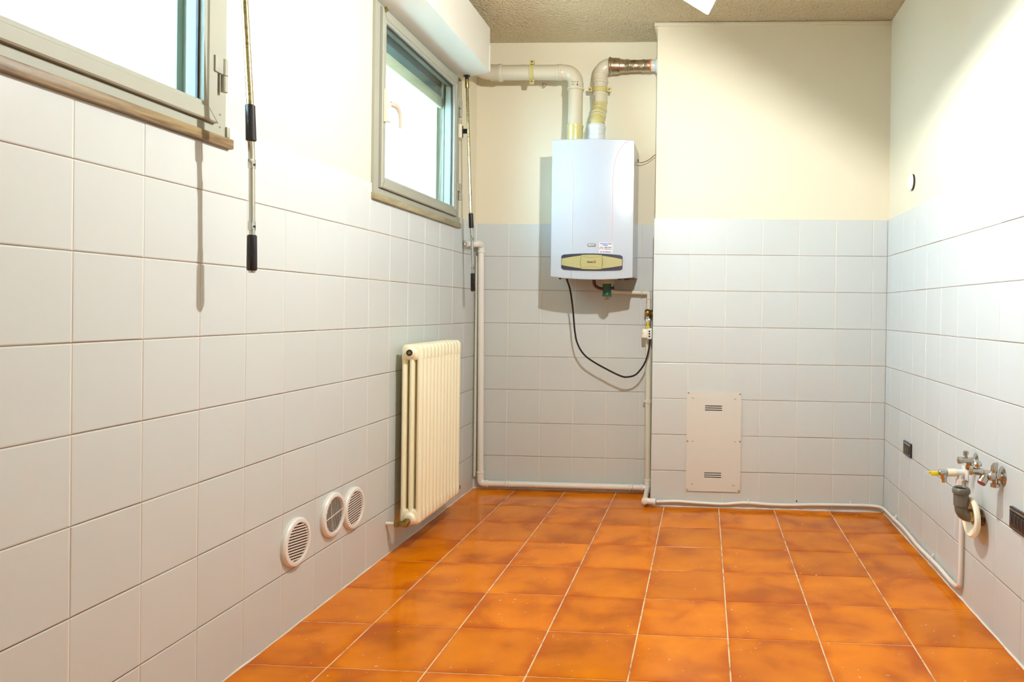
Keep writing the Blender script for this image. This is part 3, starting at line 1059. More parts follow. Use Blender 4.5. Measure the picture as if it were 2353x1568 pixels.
for dx, dz in ((-0.012, 0.004), (-0.004, 0.005), (0.006, 0.004), (0.018, 0.004), (-0.010, -0.009), (-0.002, -0.010), (0.018, -0.008), (0.018, -0.012)):
    dots.box(fxv + dx - 0.003, fxv + dx + 0.003, FYL - FR - 0.0032, FYL - FR + 0.004, 2.370 + dz - 0.0012, 2.370 + dz + 0.0012)
dots.build('printed_marks', INK, f1, smooth=False)
eye = MB().tube(arc((0.412, -0.030, 2.418), (1, 0, 0), (0, 0.4, 0.9), 0.012, 0, 1.7 * PI, 14), 0.0022, 8)
eye.tube([(0.395, 0.003, 2.44), (0.398, -0.02, 2.437), (0.405, -0.030, 2.428)], 0.0022, 8)
tag(eye.build('wall_hook', STEEL, None), 'small steel screw hook in the wall below the ivory flue pipe', 'hook')

f2 = thing('flue_pipe', (0.75, -0.17, 2.02), 'flue pipe of yellowed bends and tarnished steel from boiler top to chimney breast', 'pipe')
GR = 0.0415
MB().lathe((0.7495, -0.17, 2.022), (0, 0, 1), [(0, 0.050), (0.062, 0.050), (0.064, 0.0485), (0.095, 0.0485), (0.100, 0.052), (0.118, 0.052), (0.126, 0.047)], 30).build('base_adapter', FLUEW, f2)
pth = spline([(0.7495, -0.17, 2.135), (0.7500, -0.165, 2.165), (0.7520, -0.145, 2.20), (0.7545, -0.122, 2.235), (0.7560, -0.105, 2.270), (0.7565, -0.100, 2.30)], 4)
MB().tube(pth, GR, 28).build('offset_bend', FLUEY, f2)
for k in (3, 7, 9, 13):
    if k + 1 < len(pth):
        b = MB()
        d_ = (pth[k + 1] - pth[k]).normalized()
        b.lathe(pth[k] - d_ * 0.003, d_, [(0, GR), (0.0015, GR + 0.004), (0.005, GR + 0.004), (0.0065, GR)], 28)
        b.build('bend_ring', FLUE, f2)
yc = -0.10
MB().cyl((0.7565, yc, 2.28), (0.7565, yc, 2.44), GR, 28).build('vertical_run', FLUE, f2)
b = MB()
b.lathe((0.7565, yc, 2.290), (0, 0, 1), [(0, GR), (0.002, GR + 0.003), (0.045, GR + 0.003), (0.048, GR + 0.0055), (0.058, GR + 0.0055), (0.062, GR)], 28)
b.build('socket', FLUE, f2)
b = MB()
b.lathe((0.7565, yc, 2.405), (0, 0, 1), [(0, GR), (0.002, GR + 0.005), (0.014, GR + 0.005), (0.017, GR + 0.002), (0.050, GR + 0.002), (0.052, GR)], 28)
b.build('socket', FLUE, f2)
MB().lathe((0.7565, yc, 2.350), (0, 0, 1), [(0, GR), (0.001, GR + 0.0015), (0.026, GR + 0.0015), (0.027, GR)], 28).build('yellow_band', FLUEY, f2)
clamp(f2, (0.7565, yc, 2.366), (0, 0, 1), (1, 0, 0), GR, FLUEY)
zc = 2.508
el = [(0.7565, yc, 2.43)] + arc((0.7565 + 0.058, yc, zc - 0.058), (-1, 0, 0), (0, 0, 1), 0.058, 0, PI / 2, 10) + [(0.83, yc, zc)]
MB().tube(el, GR, 28).build('elbow', FLUE, f2)
MB().lathe((0.808, yc, zc), (1, 0, 0), [(0, 0.047), (0.004, 0.0505), (0.012, 0.0505), (0.016, 0.046), (0.062, 0.044), (0.066, 0.039), (0.086, 0.036), (0.092, 0.0345),
                                         (0.100, 0.0395), (0.106, 0.0345), (0.112, 0.0395), (0.118, 0.0345), (0.140, 0.0335), (0.146, 0.036), (0.152, 0.0335), (0.190, 0.0335),
                                         (0.196, 0.037), (0.206, 0.037), (0.212, 0.0335), (0.222, 0.0355), (0.240, 0.0355)], 30).build('steel_section', STEEL, f2)
MB().lathe((1.046, yc, zc), (1, 0, 0), [(0, 0.0375), (0.007, 0.0375)], 28).build('seal_ring', ORANGE, f2)
MB().lathe((1.052, yc, zc), (1, 0, 0), [(0, 0.033), (0.024, 0.033), (0.027, 0.042), (0.034, 0.046), (0.0415, 0.046)], 28).build('wall_rosette', FLUEW, f2)
mk = MB()
for dz in (0.012, 0.003, -0.006, -0.014):
    mk.box(0.7565 - 0.030, 0.7565 - 0.022, yc - GR + 0.006, yc - GR + 0.010, 2.312 + dz - 0.002, 2.312 + dz + 0.002)
mk.build('printed_marks', INK, f2, smooth=False)
mk = MB()
mk.box(0.930, 0.934, yc - 0.0350, yc - 0.030, 2.488, 2.500)
mk.tube(arc((0.944, yc - 0.0315, 2.521), (1, 0, 0), (0, 0, 1), 0.005, -0.3, PI * 1.2, 8), 0.0011, 5)
mk.build('stamped_marks', INK, f2, smooth=False)

# ------------------------------------------------------------------ heating pipe down the corner and along the back wall
hp = thing('heating_pipe', (0.05, -0.03, 0.04), 'white pipe running down the left corner then along the back wall floor', 'pipe')
PY = -0.032
MB().tube(fillet([(0.043, PY, 1.425), (0.056, PY, 0.055), (0.075, PY, 0.037), (1.0185, PY, 0.038)], 0.03, 7), 0.0178, 18).build('pipe_run', PIPEW, hp)
b = MB()
collar(b, (0.0552, PY, 0.098), (0, 0, 1), 0.0185, 0.012)
collar(b, (0.092, PY, 0.037), (1, 0, 0), 0.0185, 0.012)
b.tube(fillet([(0.0555, PY, 0.10), (0.0558, PY, 0.037), (0.10, PY, 0.037)], 0.035, 7), 0.020, 18)
b.build('lower_elbow', PIPEW, hp)
for x in (0.222, 0.962):
    b = MB()
    for dx in (-0.012, 0.006):
        collar(b, (x + dx, PY, 0.038), (1, 0, 0), 0.0178, 0.007)
    b.box(x - 0.006, x + 0.006, PY, -0.001, 0.028, 0.048, bev=0.002)
    b.build('pipe_clip', WHITE, hp)
MB().tube(fillet([(0.043, PY, 1.425), (0.043, PY, 1.463), (0.040, PY - 0.04, 1.468)], 0.03, 6), 0.0205, 18).build('upper_elbow', PIPEW, hp)
b = MB()
collar(b, (0.0432, PY, 1.418), (0, 0, 1), 0.0185, 0.012)
b.build('upper_collar', PIPEW, hp)
MB().tube([(0.041, PY - 0.03, 1.468), (0.036, PY - 0.075, 1.464)], [0.020, 0.016], 16).build('thread_tape', HEMP, hp)
MB().tube([(0.037, PY - 0.06, 1.464), (0.022, -0.135, 1.458), (0.008, -0.198, 1.453)], 0.0165, 16).build('branch', PIPEW, hp)
MB().lathe((0.0008, -0.212, 1.450), (1, 0.0, 0), [(0, 0.026), (0.004, 0.026), (0.007, 0.019), (0.010, 0.0175)], 20).build('wall_rosette', CHROME, hp)
MB().lathe((0.006, -0.193, 1.452), (0.25, 0.95, 0.05), [(0, 0.0180), (0.018, 0.0180)], 18).build('joint_band', STEEL, hp)
tag(MB().tube([(0.012, -0.014, 1.400), (0.013, -0.014, 0.075)], 0.0085, 12).build('riser_pipe', PIPEC), 'thin cream pipe in the corner behind the white heating pipe', 'pipe')

# ------------------------------------------------------------------ gas pipe from boiler to floor
gp = thing('gas_pipe', (1.056, -0.04, 0.04), 'painted gas pipe with brass valve running down beside the chimney breast', 'pipe')
GY = -0.035
MB().tube(fillet([(0.822, -0.04, 1.262), (0.826, GY, 1.196), (1.030, GY, 1.191), (1.052, GY, 1.191), (1.053, GY, 1.06)], 0.022, 6), 0.0125, 16).build('upper_run', PIPEC, gp)
for o_, d_ in (((1.006, GY, 1.191), (1, 0, 0)), ((1.053, GY, 1.150), (0, 0, 1))):
    b = MB()
    collar(b, o_, d_, 0.0125, 0.008)
    b.build('elbow_collar', PIPEC, gp)
MB().lathe((1.030, GY - 0.005, 1.073), (1, 0, 0), [(0, 0.015), (0.004, 0.021), (0.018, 0.0245), (0.028, 0.022), (0.036, 0.016), (0.046, 0.023), (0.062, 0.030)], 22).build('pressure_plug', BRASS, gp)
b = MB()
b.box(1.036, 1.068, GY - 0.018, GY + 0.018, 0.985, 1.040, bev=0.006)
b.lathe((1.053, GY, 1.040), (0, 0, 1), [(0, 0.016), (0.012, 0.016), (0.014, 0.013), (0.02, 0.013)], 6)
b.build('valve_body', CHROME, gp)
b = MB()
b.box(1.046, 1.056, GY - 0.026, GY - 0.019, 0.972, 1.030, bev=0.003)
b.lathe((1.051, GY - 0.018, 0.990), (0, -1, 0), [(0, 0.011), (0.010, 0.011), (0.010, 0.0055), (0.006, 0.005)], 14)
b.build('valve_lever', YBRASS, gp)
MB().tube([(1.053, GY, 1.0), (1.055, GY, 0.60), (1.060, GY, 0.085)], 0.0165, 18).build('lower_run', PIPEC, gp)
b = MB()
collar(b, (1.0555, GY, 0.538), (0, 0, 1), 0.0165, 0.022)
b.box(1.030, 1.044, GY - 0.004, -0.001, 0.543, 0.555, bev=0.003)
b.lathe((1.032, GY - 0.004, 0.549), (0, -1, 0), [(0, 0.005), (0.004, 0.004)], 10)
b.build('pipe_clip', PIPEC, gp)
b = MB()
collar(b, (1.060, GY, 0.080), (0, 0, 1), 0.018, 0.010)
b.lathe((1.060, GY, 0.010), (0, 0, 1), [(0, 0.016), (0.002, 0.020), (0.074, 0.020)], 18)
collar(b, (1.0235, GY, 0.038), (1, 0, 0), 0.0185, 0.010)
b.cyl((1.0195, GY, 0.038), (1.06, GY, 0.038), 0.019, 18)
b.build('tee', PIPEW, gp)
MB().tube(fillet([(1.061, GY - 0.01, 0.038), (1.066, -0.318, 0.036), (1.108, -0.318, 0.033)], 0.022, 6), 0.0145, 16).build('forward_run', PIPEW, gp)
b = MB()
b.lathe((1.066, -0.318, 0.036), (0, 1, 0), [(-0.018, 0.012), (-0.014, 0.018), (0.012, 0.019), (0.022, 0.0165)], 18)
b.lathe((1.066, -0.318, 0.0355), (1, 0, -0.05), [(0, 0.018), (0.026, 0.0165)], 18)
b.build('corner_elbow', PIPEW, gp)
MB().lathe((1.090, -0.317, 0.034), (1, 0, -0.05), [(0, 0.0165), (0.012, 0.0165), (0.012, 0.0145), (0.016, 0.0145), (0.016, 0.0180), (0.034, 0.0180), (0.0375, 0.012)], 8).build('union_nut', PIPEW, gp)

# ------------------------------------------------------------------ thin pipe along the skirting to the valve on the right wall
cp = thing('skirting_pipe', (1.75, -0.31, 0.03), 'thin wavy white pipe low along chimney breast and right wall', 'pipe')
XR = W - 0.014
path = [(1.1285, -0.311, 0.031), (1.18, -0.300, 0.031), (1.254, -0.298, 0.0325), (1.35, -0.298, 0.028), (1.494, -0.298, 0.0245), (1.566, -0.298, 0.031), (1.637, -0.298, 0.035), (1.756, -0.298, 0.029),
        (1.875, -0.298, 0.030), (2.017, -0.298, 0.036), (2.193, -0.298, 0.038), (2.290, -0.299, 0.038), (2.335, -0.308, 0.037), (2.355, -0.345, 0.038), (XR, -0.425, 0.039), (XR, -0.529, 0.041), (XR, -0.713, 0.046),
        (XR, -0.86, 0.042), (XR, -0.949, 0.037), (XR, -1.148, 0.040), (XR, -1.261, 0.042), (XR, -1.392, 0.038), (XR, -1.445, 0.040), (XR, -1.482, 0.052), (XR, -1.497, 0.085), (XR, -1.500, 0.22), (XR, -1.498, 0.335), (XR, -1.487, 0.44)]
MB().tube(spline(path, 5), 0.0085, 12).build('pipe_run', PIPEW, cp)
for x, y, z, onr in ((1.637, -0.298, 0.035, 0), (2.193, -0.298, 0.038, 0), (XR, -0.56, 0.042, 1), (XR, -1.148, 0.040, 1)):
    b = MB()
    if onr:
        collar(b, (x, y - 0.004, z), (0, 1, 0), 0.0065, 0.009)
        b.box(x, W - 0.0008, y - 0.004, y + 0.004, z + 0.004, z + 0.015, bev=0.001)
        b.lathe((W - 0.001, y, z + 0.0185), (-1, 0, 0), [(0, 0.005), (0.006, 0.004)], 10)
    else:
        collar(b, (x - 0.004, y, z), (1, 0, 0), 0.0065, 0.009)
        b.box(x - 0.004, x + 0.004, y, -CD - 0.0008, z + 0.004, z + 0.014, bev=0.001)
        b.lathe((x, -CD - 0.0008, z + 0.018), (0, -1, 0), [(0, 0.005), (0.008, 0.004)], 10)
    b.build('pipe_clip', WHITE, cp)
MB().lathe((1.901, -CD + 0.001, 0.046), (0, -1, 0), [(0, 0.0045), (0.0018, 0.0042), (0.0018, 0.0026), (0.001, 0.0024)], 12)
tag(MB().lathe((1.901, -CD + 0.001, 0.0485), (0, -1, 0), [(0, 0.0048), (0.0022, 0.0040)], 12).build('wall_plug', DARK), 'tiny dark plug in the tiles just above the skirting pipe', 'plug')

# ------------------------------------------------------------------ radiator
rd = thing('radiator', (0.082, -0.88, 0.12), 'cream three column radiator on the left wall under the farther window', 'radiator')
Z0, Z1, XA, XB = 0.118, 0.922, 0.035, 0.129
pitch, nsec = 0.0448, 12
ynear = -1.158


def section_mesh():
    b = MB()
    hw = 0.0206
    hx = 0.0125
    for xc in (XA + hx, (XA + XB) / 2, XB - hx):
        rr = []
        for z in (Z0 + 0.055, Z1 - 0.055):
            rr.append(b.ring(Vector((xc, 0, z)), Vector((1, 0, 0)), Vector((0, 1, 0)), hx, hw, 16))
        b.loft(rr)
    # headers: rounded blocks with softly rounded edges
    for z0, z1, top in ((Z1 - 0.070, Z1, True), (Z0, Z0 + 0.070, False)):
        h, w = z1 - z0, XB - XA
        rings = []
        for dy, s in ((-hw, 0.010), (-hw + 0.004, 0.0035), (-hw + 0.010, 0.0), (hw - 0.010, 0.0), (hw - 0.004, 0.0035), (hw, 0.010)):
            po = []
            r = 0.022 - s * 0.6
            for sx, sz, a0 in ((1, 1, 0), (-1, 1, PI / 2), (-1, -1, PI), (1, -1, 1.5 * PI)):
                rad = r if (sz > 0) == top else 0.008
                for k in range(5):
                    a = a0 + PI / 2 * k / 4
                    po.append(((XA + XB) / 2 + sx * (w / 2 - s - rad) + rad * math.cos(a), (z0 + z1) / 2 + sz * (h / 2 - s - rad) + rad * math.sin(a)))
            rings.append([b.bm.verts.new((x, dy, z)) for x, z in po])
        b.loft(rings)
    return b.mesh('radiator_section', RADM, ang=50)


sm = section_mesh()
for k in range(nsec):
    o = link('radiator_section', sm, rd)
    o.matrix_basis = Matrix.Translation((0, ynear + pitch * (k + 0.5), 0))
hubx = 0.082
MB().lathe((hubx, ynear + 0.003, Z1 - 0.036), (0, -1, 0), [(0, 0.028), (0.004, 0.027), (0.008, 0.022), (0.016, 0.021), (0.017, 0.0165), (0.022, 0.0165)], 24).build('top_bush', CREAM, rd)
b = MB()
b.lathe((hubx, ynear - 0.018, Z1 - 0.036), (0, -1, 0), [(0, 0.0145), (0.004, 0.0135), (0.004, 0.0105), (0.0015, 0.010)], 20)
b.build('plug_rim', DARK, rd)
MB().lathe((hubx, ynear - 0.0185, Z1 - 0.036), (0, -1, 0), [(0, 0.008), (0.0038, 0.0065)], 6).build('plug', BRASS, rd)
MB().lathe((hubx, ynear + 0.003, Z0 + 0.030), (0, -1, 0), [(0, 0.028), (0.005, 0.028), (0.010, 0.023), (0.018, 0.022), (0.020, 0.016)], 24).build('bottom_bush', CREAM, rd)
zb = Z0 + 0.014
zb = Z0 + 0.024
vb = MB()
vb.lathe((hubx, ynear - 0.014, zb), (0, -1, 0), [(0, 0.013), (0.010, 0.0135), (0.012, 0.017), (0.024, 0.017), (0.026, 0.012), (0.040, 0.013)], 10)
vb.lathe((hubx + 0.002, ynear - 0.052, zb - 0.002), (-1, 0, 0), [(-0.014, 0.011), (-0.010, 0.015), (0.006, 0.016), (0.012, 0.0125), (0.024, 0.0125), (0.026, 0.016), (0.044, 0.016), (0.046, 0.010)], 8)
vb.build('valve', BRASS, rd)
MB().cyl((hubx - 0.04, ynear - 0.052, zb - 0.002), (0.0008, ynear - 0.052, zb - 0.002), 0.0075, 14).build('supply_pipe', PIPEW, rd)
yfar = ynear + pitch * nsec
fv = MB()
fv.lathe((hubx, yfar - 0.004, Z0 + 0.030), (0, 1, 0), [(0, 0.022), (0.012, 0.020), (0.014, 0.013), (0.03, 0.013)], 18)
fv.build('far_bush', CREAM, rd)
fv = MB()
fv.lathe((hubx, yfar + 0.022, Z0 + 0.030), (0, 1, 0), [(0, 0.015), (0.014, 0.015), (0.016, 0.011), (0.03, 0.013)], 8)
fv.lathe((hubx, yfar + 0.045, Z0 + 0.030), (1, 0, 0), [(-0.03, 0.010), (0.006, 0.012), (0.010, 0.015), (0.028, 0.013), (0.032, 0.009)], 10)
fv.cyl((hubx - 0.03, yfar + 0.045, Z0 + 0.030), (0.0008, yfar + 0.045, Z0 + 0.030), 0.0075, 12)
fv.build('far_valve', BRASS, rd)

# ------------------------------------------------------------------ round vents low on the left wall
def make_vent(yc, zc, ang, thin, label, r0=0.0815):
    v = thing('round_vent', (0.0, yc, zc), label, 'vent', 'round vents on the left wall')
    o = (0, yc, zc)
    ri = 0.063
    MB().lathe(o, (1, 0, 0), [(-0.001, r0), (0.010, r0), (0.0155, r0 - 0.004), (0.0175, r0 - 0.010), (0.0165, ri + 0.002), (0.012, ri), (0.002, ri)], 40, cap=False).build('rim', WHITE, v)
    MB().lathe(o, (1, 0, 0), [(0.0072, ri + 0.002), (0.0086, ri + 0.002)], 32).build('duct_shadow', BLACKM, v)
    u = Vector((0, math.cos(ang), math.sin(ang)))   # along the slats
    w = Vector((0, -math.sin(ang), math.cos(ang)))
    if thin:
        n, hw, tx = 15, 0.0010, 0.0
    else:
        n, hw, tx = 13, 0.0029, -0.001
    stp = 2 * ri / (n + 0.6)
    for k in range(n):
        c = (k - (n - 1) / 2) * stp
        L = math.sqrt(max(0.0, ri * ri - c * c)) + 0.001
        p = Vector(o) + w * c
        b = MB()
        q = [p + u * s * L + w * dw + Vector((x, 0, 0)) for s in (-1, 1) for dw, x in ((-hw, 0.0135), (hw, 0.0135 - tx), (hw, 0.0126 - tx), (-hw, 0.0126))]
        vs = [b.bm.verts.new(c_) for c_ in q]
        for i in range(4):
            b.bm.faces.new((vs[i], vs[(i + 1) % 4], vs[4 + (i + 1) % 4], vs[4 + i]))
        b.bm.faces.new(vs[:4])
        b.bm.faces.new(vs[7:3:-1])
        b.build('slat', WHITE, v, smooth=False)
    if thin:
        b = MB()
        p0, p1 = Vector(o) - w * ri, Vector(o) + w * ri
        b.tube([p0 + Vector((0.0135, 0, 0)), p1 + Vector((0.0135, 0, 0))], 0.0014, 6)
        b.build('cross_bar', WHITE, v)
        b = MB()
        p0, p1 = Vector(o) - u * 0.058 + w * 0.010, Vector(o) + u * 0.058 + w * 0.016
        b.tube([p0 + Vector((0.0098, 0, 0)), p1 + Vector((0.0098, 0, 0))], 0.0018, 6)
        b.build('damper_rod', PIPEC, v)
    return v


make_vent(-1.928, 0.2880, math.radians(-8), False, 'round white vent with broad level slats, set apart from the other two vents')
make_vent(-1.684, 0.3125, math.radians(97), True, 'round white vent with thin upright slats and dark inside, the middle one')
make_vent(-1.524, 0.2940, math.radians(4), False, 'round white vent with level slats, nearest the radiator')

# ------------------------------------------------------------------ access panel on the chimney breast
ap = thing('access_panel', (1.441, -CD, 0.09), 'cream metal access panel with two slotted grilles on the chimney breast', 'panel')
px0, px1, pz0, pz1 = 1.2905, 1.5915, 0.0905, 0.6425
sl = []
for zc in (0.5525, 0.1810):
    for k in (-1, 0, 1):
        sl.append((1.391, 1.485, zc + k * 0.0115 - 0.0026, zc + k * 0.0115 + 0.0026))
gx = [px0, px0 + 0.006, 1.391, 1.485, px1 - 0.006, px1]
gz = sorted([pz0, pz0 + 0.006, pz1 - 0.006, pz1] + [s for q in sl for s in q[2:]])


def psolid(x, z):
    if (x < px0 + 0.006 or x > px1 - 0.006) and (z < pz0 + 0.006 or z > pz1 - 0.006):
        return False
    return not any(a < x < b and c < z < d for a, b, c, d in sl)


b = MB().plate(gx, gz, psolid, 0.006, o=(0, -CD - 0.001, 0), ax=(1, 0, 0), ay=(0, 0, 1), az=(0, -1, 0))
for sx, sz, cx_, cz_ in ((1, 1, px1 - 0.006, pz1 - 0.006), (-1, 1, px0 + 0.006, pz1 - 0.006), (-1, -1, px0 + 0.006, pz0 + 0.006), (1, -1, px1 - 0.006, pz0 + 0.006)):
    b.prism([(0, 0)] + [(sx * 0.006 * math.cos(PI / 2 * k / 5), sz * 0.006 * math.sin(PI / 2 * k / 5)) for k in range(6)], (0, -0.006, 0), o=(cx_, -CD - 0.001, cz_))
PANEL = mat('cream panel paint', (0.62, 0.615, 0.56), 0.35)
b.build('cover_plate', PANEL, ap, smooth=False)
MB().box(px0 + 0.02, px1 - 0.02, -CD - 0.0012, -CD - 0.0002, pz0 + 0.02, pz1 - 0.02).build('dark_backing', BLACKM, ap, smooth=False)
for x, z in ((1.299, 0.634), (1.583, 0.632), (1.2965, 0.3665), (1.585, 0.371), (1.299, 0.098), (1.582, 0.098)):
    MB().lathe((x, -CD - 0.007, z), (0, -1, 0), [(0, 0.0048), (0.0018, 0.0038), (0.0022, 0.0015)], 12).build('rim_screw', CHROME, ap)
for x, z, a in ((1.3245, 0.6065, 0), (1.5555, 0.606, 0), (1.3245, 0.367, 0), (1.5585, 0.370, -0.7), (1.3245, 0.1295, 0), (1.553, 0.128, 0)):
    h = MB().lathe((x, -CD - 0.0068, z), (0, -1, 0), [(0, 0.0072), (0.0010, 0.0070), (0.0012, 0.006)], 16).build('quarter_turn_screw', PANEL, ap)
    s = MB()
    d_ = Vector((math.cos(a), 0, math.sin(a))) * 0.0066
    s.tube([Vector((x, -CD - 0.0080, z)) - d_, Vector((x, -CD - 0.0080, z)) + d_], 0.0011, 5)
    s.build('slot', DARK, h, smooth=False)

# ------------------------------------------------------------------ right wall fittings
def on_r(d, y, z):
    """point d metres out of the right wall"""
    return (W - d, y, z)


cpl = thing('blanking_cover', (W, -0.727, 1.725), 'round white blanking cap high on the right wall', 'cap')
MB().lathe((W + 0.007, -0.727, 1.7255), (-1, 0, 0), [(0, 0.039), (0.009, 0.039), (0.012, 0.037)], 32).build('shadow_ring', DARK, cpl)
MB().lathe((W - 0.004, -0.727, 1.7270), (-1, 0, 0), [(0, 0.041), (0.003, 0.041), (0.007, 0.036), (0.008, 0.0)], 32, cap=False).build('cap_disc', WHITE, cpl)

so1 = thing('power_outlet', (W, -0.741, 0.435), 'small black wall outlet with gold contacts near the chimney breast corner', 'outlet')
MB().prism(rounded(0.122, 0.066, 0.006), (-0.009, 0, 0), o=(W + 0.001, -0.741, 0.4345), ax=(0, -1, 0), ay=(0, 0, 1)).build('cover_plate', BLACK, so1)
MB().box(W - 0.0095, W - 0.007, -0.796, -0.688, 0.4555, 0.4615, bev=0.001).build('top_lip', CHROME, so1)
for k, (yy, mm, ww) in enumerate(((-0.709, BRASS, 0.009), (-0.738, BRASS, 0.012), (-0.768, BRASS, 0.008))):
    m_ = MB().box(W - 0.0105, W - 0.006, yy - 0.013, yy + 0.013, 0.414, 0.451, bev=0.001).build('module', DARK, so1)
    MB().box(W - 0.0115, W - 0.0100, yy - ww / 2, yy + ww / 2, 0.418, 0.447, bev=0.001).build('contact', mm, m_)

so2 = thing('power_outlet', (W, -1.972, 0.44), 'wider black wall outlet below the taps, cut by the photo edge', 'outlet')
MB().prism(rounded(0.126, 0.070, 0.005), (-0.010, 0, 0), o=(W + 0.001, -1.975, 0.4400), ax=(0, -1, 0), ay=(0, 0, 1)).build('cover_plate', BLACK, so2)
MB().box(W - 0.011, W - 0.009, -2.034, -1.916, 0.464, 0.470, bev=0.001).build('top_lip', CHROME, so2)
MB().box(W - 0.0105, W - 0.009, -2.034, -1.916, 0.4105, 0.413, bev=0.0005).build('bottom_lip', CHROME, so2)
for k in range(4):
    yy = -1.936 - 0.026 * k
    m_ = MB().box(W - 0.0125, W - 0.009, yy - 0.012, yy + 0.012, 0.417, 0.459, bev=0.0015).build('module', DARK, so2)
    MB().box(W - 0.0135, W - 0.012, yy - 0.0045, yy + 0.0045, 0.424, 0.452, bev=0.001).build('rocker', BLACK, m_)

tp = thing('water_tap', (W, -1.598, 0.553), 'small chrome angle valve, the upper tap on the right wall', 'tap')
MB().lathe(on_r(-0.001, -1.598, 0.553), (-1, 0, 0), [(0, 0.030), (0.002, 0.030), (0.005, 0.024), (0.009, 0.014), (0.012, 0.012)], 28).build('rosette', CHROME, tp)
MB().lathe(on_r(0.008, -1.598, 0.555), (-1, 0, 0), [(0, 0.0105), (0.040, 0.0105), (0.042, 0.013), (0.056, 0.013), (0.058, 0.008)], 18).build('body', CHROME, tp)
MB().lathe(on_r(0.036, -1.598, 0.562), (0, 0, 1), [(0, 0.006), (0.010, 0.006), (0.011, 0.0095), (0.026, 0.0095), (0.028, 0.006)], 16).build('knob', CHROME, tp)
MB().lathe(on_r(0.024, -1.598, 0.548), (0, 0, -1), [(0, 0.009), (0.008, 0.009), (0.009, 0.013), (0.020, 0.012), (0.028, 0.0085)], 8).build('outlet_nut', CHROME, tp)

t2 = thing('water_tap', (W, -1.833, 0.55), 'larger chrome double tap with a red tipped outlet on the right wall', 'tap')
MB().lathe(on_r(-0.001, -1.833, 0.550), (-1, 0, 0), [(0, 0.034), (0.002, 0.034), (0.006, 0.026), (0.010, 0.015), (0.014, 0.013)], 28).build('rosette', CHROME, t2)
MB().lathe(on_r(0.008, -1.833, 0.552), (-1, 0, 0), [(0, 0.013), (0.016, 0.013), (0.020, 0.016), (0.036, 0.016), (0.040, 0.013), (0.044, 0.006)], 18).build('wall_body', CHROME, t2)
MB().lathe(on_r(0.024, -1.833, 0.545), (0, 0, -1), [(0, 0.010), (0.016, 0.010), (0.018, 0.015), (0.030, 0.015), (0.032, 0.010)], 16).build('outlet_nut', CHROME, t2)
MB().lathe(on_r(0.028, -1.833, 0.562), (0, 0, 1), [(0, 0.010), (0.010, 0.012), (0.020, 0.010), (0.022, 0.006)], 14).build('handle_stem', CHROME, t2)
MB().prism([(-0.011, 0), (0.011, 0), (0.011, 0.008), (-0.012, 0.024), (-0.019, 0.020)], (0.014, 0, 0), o=on_r(0.035, -1.833, 0.575), ax=(0, 1, 0), ay=(0, 0, 1)).build('lever', CHROME, t2)
MB().lathe(on_r(0.042, -1.828, 0.560), (-1, 0.15, 0.08), [(0, 0.009), (0.018, 0.010), (0.020, 0.0125), (0.050, 0.0125), (0.054, 0.015), (0.062, 0.014), (0.063, 0.009)], 18).build('branch_body', CHROME, t2)
MB().lathe(on_r(0.078, -1.822, 0.568), (0, 0, 1), [(0, 0.007), (0.012, 0.007), (0.014, 0.013), (0.020, 0.0145), (0.028, 0.011), (0.032, 0.004)], 18).build('branch_knob', CHROME, t2)
MB().lathe(on_r(0.052, -1.832, 0.557), (-0.55, -0.25, -0.80), [(0, 0.008), (0.012, 0.010), (0.014, 0.0145), (0.034, 0.0155), (0.036, 0.0145)], 18).build('spout', CHROME, t2)
dsp = Vector((-0.55, -0.25, -0.80)).normalized()
MB().lathe(Vector(on_r(0.052, -1.832, 0.557)) + dsp * 0.0355, dsp, [(0, 0.0142), (0.004, 0.0125)], 18).build('red_tip', RED, t2)

gv = thing('gas_valve', (W, -1.495, 0.485), 'white and chrome gas valve with a yellow lever at the top of the skirting pipe', 'valve')
MB().box(W - 0.006, W + 0.001, -1.530, -1.470, 0.462, 0.512, bev=0.003).build('wall_plate', WHITE, gv)
for y, z in ((-1.524, 0.512), (-1.524, 0.462)):
    MB().lathe(on_r(0.006, y, z), (-1, 0, 0), [(0, 0.006), (0.004, 0.005)], 10).build('plate_screw', CHROME, gv)
b = MB()
b.lathe(on_r(0.004, -1.497, 0.487), (-1, 0, 0), [(0, 0.013), (0.036, 0.013)], 18)
b.lathe(on_r(0.020, -1.497, 0.487), (0, 0, -1), [(0, 0.012), (0.024, 0.012), (0.025, 0.017), (0.043, 0.017), (0.046, 0.010)], 8)
b.build('elbow', PIPEW, gv)
MB().lathe(on_r(0.038, -1.497, 0.487), (-1, 0, 0), [(0, 0.015), (0.028, 0.015), (0.029, 0.012)], 20).build('collar', CREAM, gv)
b = MB()
b.lathe(on_r(0.066, -1.497, 0.487), (-1, 0, 0), [(0, 0.011), (0.030, 0.013), (0.034, 0.009)], 16)
b.lathe(on_r(0.082, -1.497, 0.480), (0.15, 0, -1), [(0, 0.012), (0.014, 0.012), (0.016, 0.010), (0.030, 0.010)], 10)
b.build('valve_body', CHROME, gv)
b = MB()
b.box(W - 0.128, W - 0.100, -1.503, -1.491, 0.474, 0.490, bev=0.003)
b.box(W - 0.140, W - 0.124, -1.501, -1.493, 0.482, 0.490, bev=0.002)
b.build('lever', mat('yellow plastic', (0.85, 0.68, 0.02), 0.35), gv)

